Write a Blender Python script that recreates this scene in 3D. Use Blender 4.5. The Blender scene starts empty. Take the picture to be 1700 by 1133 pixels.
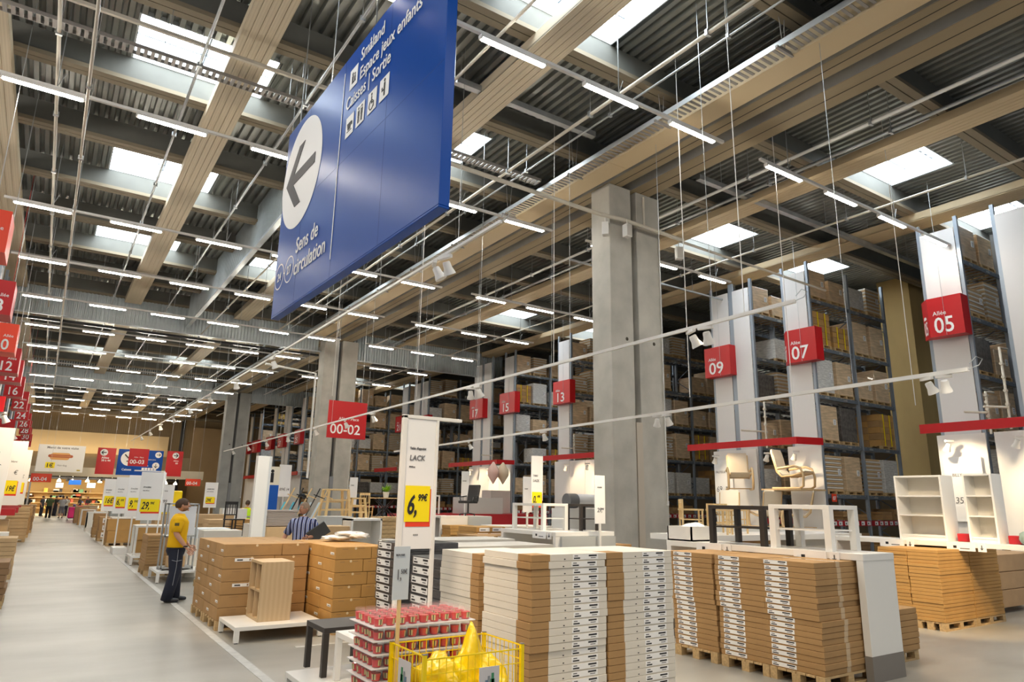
import bpy, bmesh, math, random
from mathutils import Vector, Matrix, Euler
RND = random.Random(11)
PI = math.pi
SC = bpy.context.scene
COL = SC.collection

# ------------------------------------------------------------------ camera
CAM_H = 1.8
_y, _p, _r, _f = 0.588155774, 0.232723326, 0.0176300615, 1133.73785
_fw = Vector((math.sin(_y)*math.cos(_p), math.cos(_y)*math.cos(_p), math.sin(_p)))
_rt = Vector((math.cos(_y), -math.sin(_y), 0))
_up = _rt.cross(_fw)
_R = _rt*math.cos(_r) + _up*math.sin(_r)
_U = -_rt*math.sin(_r) + _up*math.cos(_r)
cd = bpy.data.cameras.new('camera')
cam = bpy.data.objects.new('camera', cd)
COL.objects.link(cam)
cam.matrix_world = Matrix(((_R.x, _U.x, -_fw.x, 0), (_R.y, _U.y, -_fw.y, 0), (_R.z, _U.z, -_fw.z, CAM_H), (0, 0, 0, 1)))
cd.sensor_width = 36.0
cd.lens = _f/1700*36
cd.clip_start = 0.05
cd.clip_end = 400
SC.camera = cam

# ------------------------------------------------------------------ world, view, large lights
W = bpy.data.worlds.new('world')
SC.world = W
W.use_nodes = True
W.node_tree.nodes['Background'].inputs[0].default_value = (0.78, 0.88, 1.0, 1)
W.node_tree.nodes['Background'].inputs[1].default_value = 0.16
vs = SC.view_settings
vs.view_transform = 'Standard'
vs.look = 'None'
vs.gamma = 1
vs.use_curve_mapping = False
vs.exposure = 1.1
SC.cycles.max_bounces = 6
SC.cycles.diffuse_bounces = 4
SC.cycles.glossy_bounces = 3
SC.cycles.transmission_bounces = 4
SC.cycles.transparent_max_bounces = 6
SC.cycles.sample_clamp_indirect = 4
SC.cycles.caustics_reflective = False
SC.cycles.caustics_refractive = False

SKY_E = 7.0        # skylight panes
TUBE_E = 36.0      # fluorescent tubes
def area(name, loc, sx, sy, power, col, rot=(0, 0, 0)):
    l = bpy.data.lights.new(name, 'AREA'); l.shape = 'RECTANGLE'; l.size = sx; l.size_y = sy
    l.energy = power; l.color = col
    o = bpy.data.objects.new(name, l); COL.objects.link(o); o.location = loc; o.rotation_euler = rot
    return o
# the lamp rows and skylights of the part of the hall behind the photographer
area('lamp_row_light', (4, -3.5, 9.4), 18, 2.0, 260, (1, .93, .82))
area('lamp_row_light', (4, 2.6, 9.4), 18, 1.2, 190, (1, .93, .82))
area('lamp_row_light', (16, 2.6, 9.4), 8, 1.2, 120, (1, .93, .82))

for (x, y, pw) in ((-6.5, 1.5, 300), (-6.5, 7.5, 300), (-7.0, 14.0, 380), (-7.5, 21.0, 350)):  # unseen fill lights added at left to brighten the blue sign
    l = bpy.data.lights.new('left_fill_light', 'POINT'); l.energy = pw; l.color = (1, .95, .88); l.shadow_soft_size = .5
    o = bpy.data.objects.new('left_fill_light', l); COL.objects.link(o); o.location = (x, y, 9.3)

def spot(loc, target, power, ang=60, blend=.6, col=(1, .78, .5), rad=.06):
    l = bpy.data.lights.new('display_and_fill_spot', 'SPOT'); l.energy = power; l.spot_size = math.radians(ang)
    l.spot_blend = blend; l.color = col; l.shadow_soft_size = rad
    o = bpy.data.objects.new('display_and_fill_spot', l); COL.objects.link(o); o.location = loc
    d = Vector(target)-Vector(loc)
    o.rotation_euler = d.to_track_quat('-Z', 'Y').to_euler()
    return o

# ------------------------------------------------------------------ materials
MATS = {}
def mat(name, col, rough=.6, metal=0., var=.0, vscale=4., bump=0., bscale=30., emit=0., spec=.5, stretch=None, alpha=1., trans=0., coat=0.):
    if name in MATS: return MATS[name]
    m = bpy.data.materials.new(name); m.use_nodes = True
    nt = m.node_tree; b = nt.nodes['Principled BSDF']
    b.inputs['Base Color'].default_value = (*col, 1)
    b.inputs['Roughness'].default_value = rough
    b.inputs['Metallic'].default_value = metal
    b.inputs['Specular IOR Level'].default_value = spec
    if coat: b.inputs['Coat Weight'].default_value = coat
    if emit:
        b.inputs['Emission Color'].default_value = (*col, 1)
        b.inputs['Emission Strength'].default_value = emit
    if alpha < 1: b.inputs['Alpha'].default_value = alpha
    if trans: b.inputs['Transmission Weight'].default_value = trans
    if var or bump:
        tc = nt.nodes.new('ShaderNodeTexCoord'); mp = nt.nodes.new('ShaderNodeMapping')
        nt.links.new(tc.outputs['Object'], mp.inputs[0])
        if stretch: mp.inputs['Scale'].default_value = stretch
    if var:
        n = nt.nodes.new('ShaderNodeTexNoise'); n.inputs['Scale'].default_value = vscale; n.inputs['Detail'].default_value = 4
        nt.links.new(mp.outputs[0], n.inputs['Vector'])
        mx = nt.nodes.new('ShaderNodeMix'); mx.data_type = 'RGBA'
        mr = nt.nodes.new('ShaderNodeMapRange'); mr.inputs[1].default_value = .3; mr.inputs[2].default_value = .7
        nt.links.new(n.outputs[0], mr.inputs[0]); nt.links.new(mr.outputs[0], mx.inputs[0])
        mx.inputs[6].default_value = (*[max(0, c*(1-var)) for c in col], 1)
        mx.inputs[7].default_value = (*[min(1, c*(1+var)) for c in col], 1)
        nt.links.new(mx.outputs[2], b.inputs['Base Color'])
    if bump:
        n2 = nt.nodes.new('ShaderNodeTexNoise'); n2.inputs['Scale'].default_value = bscale
        nt.links.new(mp.outputs[0], n2.inputs['Vector'])
        bp = nt.nodes.new('ShaderNodeBump'); bp.inputs['Strength'].default_value = bump; bp.inputs['Distance'].default_value = .02
        nt.links.new(n2.outputs[0], bp.inputs['Height']); nt.links.new(bp.outputs[0], b.inputs['Normal'])
    MATS[name] = m
    return m

def wave_mat(name, c1, c2, scale, direction='X', rough=.5, dist=0., profile='SIN', spec=.4, detail=2.):
    if name in MATS: return MATS[name]
    m = bpy.data.materials.new(name); m.use_nodes = True
    nt = m.node_tree; b = nt.nodes['Principled BSDF']; b.inputs['Roughness'].default_value = rough
    b.inputs['Specular IOR Level'].default_value = spec
    tc = nt.nodes.new('ShaderNodeTexCoord'); w = nt.nodes.new('ShaderNodeTexWave')
    w.bands_direction = direction; w.wave_profile = profile
    w.inputs['Scale'].default_value = scale; w.inputs['Distortion'].default_value = dist; w.inputs['Detail'].default_value = detail
    nt.links.new(tc.outputs['Object'], w.inputs['Vector'])
    mx = nt.nodes.new('ShaderNodeMix'); mx.data_type = 'RGBA'
    nt.links.new(w.outputs['Fac'], mx.inputs[0]); mx.inputs[6].default_value = (*c1, 1); mx.inputs[7].default_value = (*c2, 1)
    nt.links.new(mx.outputs[2], b.inputs['Base Color'])
    MATS[name] = m
    return m

CARD = mat('cardboard', (.39, .23, .095), .75, var=.10, vscale=3)
CARD2 = mat('cardboard_pale', (.56, .38, .2), .75, var=.08, vscale=3)
CARDY = mat('cardboard_golden', (.49, .275, .085), .7, var=.08, vscale=3)
CARDD = mat('cardboard_dark', (.3, .18, .09), .8, var=.12, vscale=3)
WRAP = mat('shrink_wrapped_cardboard', (.66, .49, .31), .32, var=.24, vscale=6, bump=.25, bscale=16, stretch=(.4, .4, 2.6), coat=.4)
WRAPW = mat('shrink_wrapped_white', (.68, .67, .64), .3, var=.25, vscale=10, bump=.5, bscale=16, stretch=(.5, .5, 3), coat=.4)
WRAPD = mat('black_shrink_wrap', (.07, .07, .075), .3, var=.4, vscale=12, bump=.4, bscale=16, stretch=(.5, .5, 3), coat=.3)
WHITEBOX = mat('white_carton', (.69, .65, .58), .55, var=.03, vscale=4)
WHITE = mat('white_laminate', (.82, .81, .78), .35)
WHITEM = mat('white_metal', (.8, .79, .76), .35)
PAPER = mat('white_paper', (.86, .86, .86), .6)
GREYB = mat('grey_board', (.46, .48, .48), .5)
KICK = mat('grey_kick_strip', (.22, .2, .18), .6)
INK = mat('black_print', (.015, .015, .018), .6)
GINK = mat('grey_print', (.16, .16, .17), .6)
RED = mat('red_sign', (.50, .004, .008), .4)
RED2 = mat('red_orange_sign', (.85, .06, .02), .4)
REDD = mat('red_price_rail', (.42, .012, .02), .45)
BLUE = mat('blue_sign', (.0, .06, .34), .33, spec=.22)
BLUE2 = mat('blue_panel', (.0, .09, .45), .4)
YEL = mat('yellow_label', (.98, .78, .0), .5)
YELM = mat('yellow_metal', (.95, .68, .0), .35)
YELB = mat('yellow_bag', (1.0, .66, .0), .25, var=.08, vscale=8, bump=.9, bscale=9, coat=.5)
WOODP = mat('pallet_wood', (.52, .36, .18), .8, var=.2, vscale=6, stretch=(1, 6, 6))
OAK = wave_mat('oak_veneer', (.47, .35, .21), (.52, .39, .245), 5.0, 'X', .5, 1.5)
PINE = mat('pine', (.78, .56, .27), .5, var=.1, vscale=5, stretch=(8, 8, 1))
BIRCH = mat('bent_birch', (.60, .42, .22), .45)
CANVAS = mat('beige_canvas', (.62, .54, .42), .85, bump=.1, bscale=80)
BLACKT = mat('black_brown_table', (.035, .028, .024), .45)
BLACK = mat('black_metal', (.02, .02, .022), .4)
LEATH = mat('black_leather', (.018, .018, .02), .55)
STEEL = mat('rack_steel', (.30, .345, .40), .45, metal=.3)
STEELD = mat('rack_beam_steel', (.17, .20, .24), .5, metal=.3)
GALV = mat('galvanised_steel', (.46, .48, .49), .38, metal=.7, var=.12, vscale=3)
PANEL = mat('white_cladding', (.68, .66, .65), .5)
PANELW = mat('display_wall_white', (.80, .78, .75), .5)
CONC = mat('concrete', (.46, .44, .39), .8, var=.16, vscale=1.3, bump=.15, bscale=12)
CONCG = mat('concrete_grey', (.37, .37, .35), .8, var=.14, vscale=1.0)
CONCB = mat('girder_concrete', (.33, .26, .16), .8, var=.14, vscale=1.0, stretch=(1, .15, 1))
BEAMG = mat('roof_beam_paint', (.125, .125, .11), .75, var=.1, vscale=1.5)
BEAMB = mat('roof_beam_flange', (.23, .19, .13), .75)
GROOVE = mat('dark_groove', (.06, .05, .035), .9)
BEIGEF = wave_mat('fluted_beige_steel', (.56, .475, .34), (.63, .54, .395), 5.5, 'X', .6, detail=0.)
BEIGEP = mat('plain_beige_steel', (.60, .47, .29), .6)
OCHRE = mat('ochre_board', (.55, .38, .15), .8, var=.12, vscale=.8, stretch=(1, 1, .4))
GLASS = mat('candle_glass', (1., .9, .9), .08, alpha=.11)
WAX = mat('red_wax', (.72, .008, .012), .35, coat=.4)
WAX2 = mat('orange_red_wax', (.85, .08, .02), .35, coat=.4)
SKIN = mat('skin', (.62, .33, .22), .55)
SKIN2 = mat('tanned_skin', (.56, .28, .18), .55)
HAIR = mat('brown_hair', (.06, .03, .015), .7, var=.3, vscale=30)
HAIRG = mat('short_grey_hair', (.28, .2, .14), .8, var=.2, vscale=40)
SHIRTY = mat('yellow_tshirt', (.88, .50, .0), .85, bump=.25, bscale=7)
NAVY = mat('navy_workwear', (.012, .016, .035), .8, bump=.35, bscale=9)
SHOE = mat('dark_shoe', (.02, .022, .03), .5)
VEST = mat('hi_vis_yellow', (.62, .95, .02), .6)
REFL = mat('reflective_band', (.42, .45, .47), .3, metal=.4)
PLASTIC = mat('clear_plastic_bag', (.86, .87, .87), .15, var=.06, vscale=14, bump=.8, bscale=14, coat=.5)
GREEN = mat('leaf_green', (.30, .55, .03), .5)
LAMPW = mat('lamp_housing', (.78, .76, .72), .4)
TUBE = mat('tube_glow', (1, .93, .80), .4, emit=TUBE_E)
SPOTG = mat('spot_glow', (1, .82, .55), .4, emit=30)
WARMG = mat('warm_shop_lamp', (1, .84, .58), .4, emit=5)
SKYG = mat('frosted_skylight', (.86, .94, 1.0), .4, emit=SKY_E)
DECKM = mat('roof_deck_steel', (.30, .31, .29), .38, metal=.6, var=.2, vscale=.7)
TRAYM = mat('cable_tray', (.34, .32, .30), .5, metal=.3)
PIPE = mat('painted_pipe', (.60, .55, .46), .5)
SCREENM = mat('smoke_curtain_steel', (.55, .60, .62), .35, metal=.5, var=.12, vscale=1.0)

# striped shirt
def striped():
    m = bpy.data.materials.new('striped_shirt'); m.use_nodes = True
    nt = m.node_tree; b = nt.nodes['Principled BSDF']; b.inputs['Roughness'].default_value = .8
    tc = nt.nodes.new('ShaderNodeTexCoord'); w = nt.nodes.new('ShaderNodeTexWave'); w.bands_direction = 'X'
    w.inputs['Scale'].default_value = 4.4; w.inputs['Distortion'].default_value = .25
    nt.links.new(tc.outputs['Object'], w.inputs['Vector'])
    r = nt.nodes.new('ShaderNodeValToRGB'); r.color_ramp.interpolation = 'CONSTANT'
    e = r.color_ramp.elements
    e[0].color = (.02, .025, .10, 1); e[1].position = .48; e[1].color = (.62, .68, .82, 1)
    k = e.new(.86); k.color = (.12, .17, .45, 1)
    nt.links.new(w.outputs['Fac'], r.inputs[0]); nt.links.new(r.outputs[0], b.inputs['Base Color'])
    return m
STRIPE = striped()

def floor_mat():
    m = bpy.data.materials.new('polished_concrete'); m.use_nodes = True
    nt = m.node_tree; b = nt.nodes['Principled BSDF']
    tc = nt.nodes.new('ShaderNodeTexCoord')
    mp = nt.nodes.new('ShaderNodeMapping'); mp.inputs['Scale'].default_value = (.35, .8, 1)
    nt.links.new(tc.outputs['Object'], mp.inputs[0])
    n = nt.nodes.new('ShaderNodeTexNoise'); n.inputs['Scale'].default_value = .9; n.inputs['Detail'].default_value = 7
    nt.links.new(mp.outputs[0], n.inputs['Vector'])
    r = nt.nodes.new('ShaderNodeValToRGB'); e = r.color_ramp.elements
    e[0].position = .3; e[0].color = (.27, .262, .235, 1); e[1].position = .72; e[1].color = (.44, .42, .375, 1)
    nt.links.new(n.outputs[0], r.inputs[0]); nt.links.new(r.outputs[0], b.inputs['Base Color'])
    n2 = nt.nodes.new('ShaderNodeTexNoise'); n2.inputs['Scale'].default_value = 3.0
    nt.links.new(mp.outputs[0], n2.inputs['Vector'])
    mr = nt.nodes.new('ShaderNodeMapRange'); mr.inputs[3].default_value = .26; mr.inputs[4].default_value = .42
    nt.links.new(n2.outputs[0], mr.inputs[0]); nt.links.new(mr.outputs[0], b.inputs['Roughness'])
    return m
FLOORM = floor_mat()

# ------------------------------------------------------------------ geometry helpers
class G:
    def __init__(s): s.v = []; s.f = []; s.m = []; s.sm = []
    def add(s, vs, fs, mi=0, sm=False):
        n = len(s.v); s.v += [tuple(v) for v in vs]; s.f += [tuple(i+n for i in f) for f in fs]; s.m += [mi]*len(fs); s.sm += [sm]*len(fs)
        return s
    def box(s, x0, x1, y0, y1, z0, z1, mi=0):
        return s.add([(x0, y0, z0), (x1, y0, z0), (x1, y1, z0), (x0, y1, z0), (x0, y0, z1), (x1, y0, z1), (x1, y1, z1), (x0, y1, z1)],
              [(0, 3, 2, 1), (4, 5, 6, 7), (0, 1, 5, 4), (1, 2, 6, 5), (2, 3, 7, 6), (3, 0, 4, 7)], mi)
    def bar(s, p, q, w, h=None, mi=0, up=(0, 0, 1)):
        h = h or w; p = Vector(p); q = Vector(q); d = (q-p).normalized(); u = Vector(up)
        if abs(d.dot(u)) > .98: u = Vector((1, 0, 0))
        a = d.cross(u).normalized()*w/2; b = a.cross(d).normalized()*h/2
        vs = [p-a-b, p+a-b, p+a+b, p-a+b, q-a-b, q+a-b, q+a+b, q-a+b]
        return s.add(vs, [(0, 1, 2, 3), (7, 6, 5, 4), (0, 4, 5, 1), (1, 5, 6, 2), (2, 6, 7, 3), (3, 7, 4, 0)], mi)
    def tube(s, pts, r, n=8, mi=0, cap=True, radii=None):
        pts = [Vector(p) for p in pts]; k = len(pts); rings = []
        prev = None
        for i, p in enumerate(pts):
            d = ((pts[min(i+1, k-1)]-pts[max(i-1, 0)])).normalized()
            if prev is None:
                u = Vector((0, 0, 1)) if abs(d.z) < .9 else Vector((1, 0, 0))
            else: u = prev
            a = d.cross(u).normalized(); b = a.cross(d).normalized(); prev = b
            rr = radii[i] if radii else r
            rings.append([p+a*math.cos(2*PI*j/n)*rr+b*math.sin(2*PI*j/n)*rr for j in range(n)])
        vs = [v for R_ in rings for v in R_]; fs = []
        for i in range(k-1):
            for j in range(n):
                fs.append((i*n+j, i*n+(j+1) % n, (i+1)*n+(j+1) % n, (i+1)*n+j))
        s.add(vs, fs, mi, n > 4)
        if cap: s.add(rings[0], [tuple(reversed(range(n)))], mi); s.add(rings[-1], [tuple(range(n))], mi)
        return s
    def lathe(s, prof, n=16, mi=0, c=(0, 0, 0), cap=True):
        vs = []; fs = []
        for r, z in prof:
            for j in range(n): vs.append((c[0]+r*math.cos(2*PI*j/n), c[1]+r*math.sin(2*PI*j/n), c[2]+z))
        for i in range(len(prof)-1):
            for j in range(n): fs.append((i*n+j, i*n+(j+1) % n, (i+1)*n+(j+1) % n, (i+1)*n+j))
        s.add(vs, fs, mi, True)
        if cap:
            s.add(vs[:n], [tuple(reversed(range(n)))], mi); s.add(vs[-n:], [tuple(range(n))], mi)
        return s
    def ball(s, c, rx, ry=None, rz=None, n=12, mi=0):
        ry = ry or rx; rz = rz or rx; h = n//2+1; vs = []; fs = []
        for i in range(h+1):
            t = PI*i/h
            for j in range(n): vs.append((c[0]+rx*math.sin(t)*math.cos(2*PI*j/n), c[1]+ry*math.sin(t)*math.sin(2*PI*j/n), c[2]-rz*math.cos(t)))
        for i in range(h):
            for j in range(n): fs.append((i*n+j, i*n+(j+1) % n, (i+1)*n+(j+1) % n, (i+1)*n+j))
        return s.add(vs, fs, mi, True)
    def prism(s, poly, y0, y1, mi=0):          # polygon in x,z extruded along y (counter-clockwise seen from -y)
        n = len(poly); vs = [(x, y0, z) for x, z in poly]+[(x, y1, z) for x, z in poly]
        fs = [tuple(range(n)), tuple(reversed(range(n, 2*n)))]+[(i, i+n, (i+1) % n+n, (i+1) % n) for i in range(n)]
        return s.add(vs, fs, mi)
    def mesh(s, name, mats):
        me = bpy.data.meshes.new(name); me.from_pydata(s.v, [], s.f)
        for m in mats: me.materials.append(m)
        me.polygons.foreach_set('material_index', s.m); me.polygons.foreach_set('use_smooth', s.sm)
        me.update(); return me
    def build(s, name, mats, parent=None, loc=(0, 0, 0), rz=0, bevel=0):
        if not isinstance(mats, (list, tuple)): mats = [mats]
        return link(name, s.mesh(name, mats), parent, loc, rz, bevel)
def link(name, me, parent=None, loc=(0, 0, 0), rz=0, bevel=0):
    o = bpy.data.objects.new(name, me); COL.objects.link(o); o.parent = parent; o.location = loc
    if rz: o.rotation_euler = (0, 0, rz)
    if bevel:
        b = o.modifiers.new('bevel', 'BEVEL'); b.width = bevel; b.segments = 2; b.limit_method = 'ANGLE'; b.harden_normals = False
    return o
def tag(o, label, cat, group=None, kind=None):
    o['label'] = label; o['category'] = cat
    if group: o['group'] = group
    if kind: o['kind'] = kind
    return o
def thing(name, label, cat, loc=(0, 0, 0), rz=0, group=None):
    o = bpy.data.objects.new(name, None); COL.objects.link(o); o.location = loc; o.rotation_euler = (0, 0, rz)
    o.empty_display_size = .1
    return tag(o, label, cat, group)
def struct(o): o['kind'] = 'structure'; return o
TREE = {}
def dup(o, loc, rz=0, label=None, group=None, scale=None):
    r = o.copy(); COL.objects.link(r); r.location = loc; r.rotation_euler = (0, 0, rz)
    if scale: r.scale = scale
    if label: r['label'] = label
    if group: r['group'] = group
    if o.name not in TREE: TREE[o.name] = _tree(o)
    for t in TREE[o.name]: _dc(t, r)
    return r
def _tree(o): return [(c, _tree(c)) for c in o.children]
def _dc(t, p):
    c = t[0].copy(); COL.objects.link(c); c.parent = p
    for k in t[1]: _dc(k, c)
ORD = ['bottom', 'second from bottom', 'third from bottom', 'fourth from bottom', 'fifth from bottom', 'sixth from bottom', 'seventh from bottom', 'eighth from bottom', 'ninth from bottom', 'tenth from bottom', 'eleventh from bottom', 'twelfth from bottom', 'thirteenth from bottom']
TOP = ['topmost', 'second from top', 'third from top', 'fourth from top', 'fifth from top', 'sixth from top', 'seventh from top', 'eighth from top', 'ninth from top', 'tenth from top', 'eleventh from top', 'twelfth from top', 'thirteenth from top', 'fourteenth from top']
NTH = ['first', 'second', 'third', 'fourth', 'fifth', 'sixth', 'seventh', 'eighth', 'ninth', 'tenth', 'eleventh', 'twelfth', 'thirteenth', 'fourteenth']
def ordw(i, n):                  # i counted from the bottom of n
    if i == n-1: return 'topmost'
    if i == 0: return 'bottom'
    return TOP[n-1-i] if (n-1-i) < min(i+1, 14) or i > 12 else ORD[i]

def text(s, size, m, parent, loc, rz=0, name='lettering', bold=0., align='LEFT', shear=0., depth=.002, xs=1.):
    cu = bpy.data.curves.new(name, 'FONT'); cu.body = s; cu.size = size; cu.extrude = depth; cu.offset = bold; cu.align_x = align; cu.shear = shear
    cu.resolution_u = 3
    o = bpy.data.objects.new('_t', cu); COL.objects.link(o)
    dg = bpy.context.evaluated_depsgraph_get()
    me = bpy.data.meshes.new_from_object(o.evaluated_get(dg)); bpy.data.objects.remove(o); bpy.data.curves.remove(cu)
    me.materials.clear(); me.materials.append(m)
    r = bpy.data.objects.new(name, me); COL.objects.link(r); r.parent = parent; r.location = loc; r.rotation_euler = (PI/2, 0, rz)
    r.scale = (xs, 1, 1)
    return r
WEST = -PI/2       # a front built facing -y turned to face -x

# ================================================================== THE HALL
X0, X1, Y0, Y1 = -16.0, 44.0, -8.0, 86.0
DECK = 11.75
PITCH = 3.372
BEAMS = [13.38+PITCH*k for k in range(-6, 22)]
g = G(); g.box(X0, X1, Y0, Y1, -.25, 0); struct(g.build('floor', FLOORM))
g = G(); g.box(-.9, 9, 68.5, Y1, 0.0, .012); struct(g.build('floor_checkout', mat('pale_shop_floor', (.66, .56, .40), .35)))
TAPE = mat('worn_white_tape', (.54, .53, .50), .5, var=.12, vscale=9)
g = G(); g.box(2.12, 2.22, 2.0, 66, 0.0, .004); struct(g.build('trim_1', TAPE))
g = G(); g.box(2.9, 12, 9.05, 9.13, 0, .004); struct(g.build('trim_2', TAPE))

# skylight wells: (x0,x1,y0,y1)
SKY = []
for by in (10.01, 16.75, 23.5, 30.24, 43.73, 54.0, 57.2, 70.7):
    for sx in (.28, 6.1, 17.9, 24.0):
        if by == 57.2: continue
        if sx > 17 and by in (23.5, 43.73): continue
        SKY.append((sx, sx+3.0, by-1.95, by-.12))
def deck():
    g = G(); P = .24; x = X0
    prof = [(0, .0), (.10, .0), (.13, .10), (.21, .10), (.24, .0)]
    while x < X1:
        holes = sorted((h[2], h[3]) for h in SKY if h[0]-.01 <= x+.12 < h[1])
        segs = []; y = Y0
        for a, b in holes: segs.append((y, a)); y = b
        segs.append((y, Y1))
        for a, b in segs:
            vs = []
            for yy in (a, b): vs += [(x+px, yy, DECK+pz) for px, pz in prof]
            g.add(vs, [(i, i+1, i+6, i+5) for i in range(4)])
        x += P
    struct(g.build('ceiling', DECKM))
    g = G()
    g.box(X0, X1, Y0, Y1, DECK+.6, DECK+.65); struct(g.build('roof_slab', BEAMG))
deck()
curb = None
for i, (a, b, c, d) in enumerate(SKY):
    w = bpy.data.objects.new('window_%d' % (i+1), None); COL.objects.link(w); w.location = ((a+b)/2, (c+d)/2, DECK); w['kind'] = 'structure'
    if curb is None:
        hx, hy = (b-a)/2, (d-c)/2
        g = G()
        g.box(-hx, -hx+.03, -hy, hy, 0, .42); g.box(hx-.03, hx, -hy, hy, 0, .42); g.box(-hx, hx, -hy, -hy+.03, 0, .42); g.box(-hx, hx, hy-.03, hy, 0, .42)
        curb = g.build('window_frame', mat('skylight_curb', (.7, .74, .76), .4), w)
        g = G(); g.box(-hx, hx, -hy, hy, .42, .44)
        pane = g.build('window_glass', SKYG, w)
        g = G()
        for k in range(9): g.box(-hx+.15+k*.32, -hx+.33+k*.32, -hy+.48, -hy+.53, .33, .36)
        g.box(-hx, hx, hy-.5, hy-.47, .36, .40); g.box(-.02, .02, -hy, hy, .37, .40)
        bars = g.build('window_bars', mat('skylight_bars', (.12, .14, .16), .5), w)
    else:
        for o in (curb, pane, bars):
            k = o.copy(); COL.objects.link(k); k.parent = w
# roof beams along x: web and grooved beige bottom flange
bm0 = None
for i, y in enumerate(BEAMS):
    if bm0 is None:
        g = G(); g.box(X0, X1, -.13, .13, 11.22, DECK, 0); g.box(X0, X1, -.19, -.012, 11.12, 11.22, 1); g.box(X0, X1, .012, .19, 11.12, 11.22, 1); g.box(X0, X1, -.012, .012, 11.14, 11.22, 2)
        bm0 = g.build('ceiling_beam', [BEAMG, BEAMB, GROOVE], loc=(0, y, 0)); struct(bm0)
    else:
        o = bm0.copy(); COL.objects.link(o); o.location.y = y
# long beige ducts along y
ductn = ['fluted beige ceiling duct over the left aisle edge', 'fluted beige ceiling duct above the main aisle', 'fluted beige ceiling duct behind the big blue sign', 'narrow beige ceiling duct right of the concrete girders', 'beige ceiling duct running above the right-hand racks']
for (x0, x1), lb in zip(((-2.72, -1.86), (2.0, 2.72), (7.0, 7.76), (16.75, 17.5), (22.1, 23.0)), ductn):
    t = thing('ceiling_duct', lb, 'duct', ((x0+x1)/2, 0, 10.86), 0, 'beige roof ducts')
    w = (x1-x0)/2
    for a, b in ((Y0, 36.6), (37.3, 60.2), (60.9, Y1)):
        g = G(); n = 5
        for k in range(n):
            xa = -w+2*w*k/n; g.box(xa, xa+2*w/n-.012, a, b, 0, .04); 
        g.box(-w, w, a, b, .02, .26)
        g.build('duct_section', BEIGEP if x0 > 16 else BEIGEF, t)
t = thing('ceiling_duct', 'wide smooth beige duct beside the cable tray and concrete girders', 'duct', (11.23, 0, 10.38), 0, 'beige roof ducts')
for a, b in ((Y0, 12.0), (12.01, 24), (24.01, 36.2), (37.4, 60), (61, 84)):
    g = G(); g.box(-.31, .31, a, b, 0, .45); g.build('duct_section', BEIGEP, t)
# cable tray on the left of it
t = thing('cable_tray', 'perforated metal cable tray running beside the wide beige duct', 'cable tray', (10.70, 0, 10.42))
g = G(); g.box(-.2, -.18, Y0, 84, -.02, .10); g.build('side_rail', mat('bright_rail', (.75, .78, .8), .3, metal=.6), t)
g = G()
for k in range(260):
    y = Y0+k*.14
    g.box(-.18, .19, y, y+.06, 0, .015)
g.box(-.18, .19, 28.4, 84, 0, .015)
g.build('tray_bed', TRAYM, t)
for y in [3.5+3.2*k for k in range(14)]:
    g = G(); g.box(-.26, .26, y, y+.05, -.06, -.01); g.bar((-.05, y+.02, 0), (-.15, y+.02, 1.2), .012); g.bar((.0, y+.02, 0), (.1, y+.02, 1.2), .012); g.build('bracket', TRAYM, t)
# paired prestressed girders resting on paired columns
for (x0, x1, lb) in ((11.8, 12.27, 'left'), (12.66, 13.36, 'right')):
    g = G(); a, b = Y0, 84
    g.box(x0, x1, a, b, 10.48, 10.9, 0); g.box(x0+.1, x1-.1, a, b, 10.9, 11.12, 0)
    g.box((x0+x1)/2-.012, (x0+x1)/2+.012, a, b, 10.476, 10.48, 1)
    struct(g.build('ceiling_girder_'+lb, [CONCB, GROOVE]))
    g = G(); g.box(x0-.01, x0, a, b, 10.49, 11.12); struct(g.build('ceiling_girder_face_'+lb, CONCG))
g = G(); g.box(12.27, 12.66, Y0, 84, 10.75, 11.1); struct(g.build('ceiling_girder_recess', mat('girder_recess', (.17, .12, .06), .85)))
for k, (y0, y1) in enumerate(((13.0, 13.76), (36.2, 37.1), (60.4, 61.3))):
    t = thing('concrete_column', ['nearest pair of tall grey concrete columns with a dark slot between', 'pair of concrete columns behind the hanging 00-02 sign', 'farthest pair of grey concrete columns near the back wall'][k], 'column', (12.7, y0, 0), 0, 'concrete columns under the girders')
    for x0, x1 in ((-.9, -.1), (.1, 1.02)):
        g = G(); g.box(x0, x1, 0, y1-y0, 0, 10.47); c = g.build('shaft', CONC if k < 2 else CONCG, t, bevel=.02)
        g = G(); g.tube([(x0+.55, -.004, 6.1), (x0+.55, .02, 6.1)], .05, 12); g.build('hole', GROOVE, t)
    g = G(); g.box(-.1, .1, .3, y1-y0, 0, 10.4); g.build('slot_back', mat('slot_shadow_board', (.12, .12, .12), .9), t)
    g = G(); g.box(-.09, .12, -.02, .28, 0, 3.0 if k else 3.9); g.build('slot_cover', mat('beige_cover', (.50, .44, .36), .6) if k == 0 else mat('grey_cover', (.25, .26, .27), .6), t)
    g = G(); g.tube([(.94, -.03, 1.9), (.94, -.03, 9.4)], .014, 6); g.box(.91, .97, -.05, 0, 1.8, 1.92); g.build('conduit', LAMPW, t)
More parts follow.
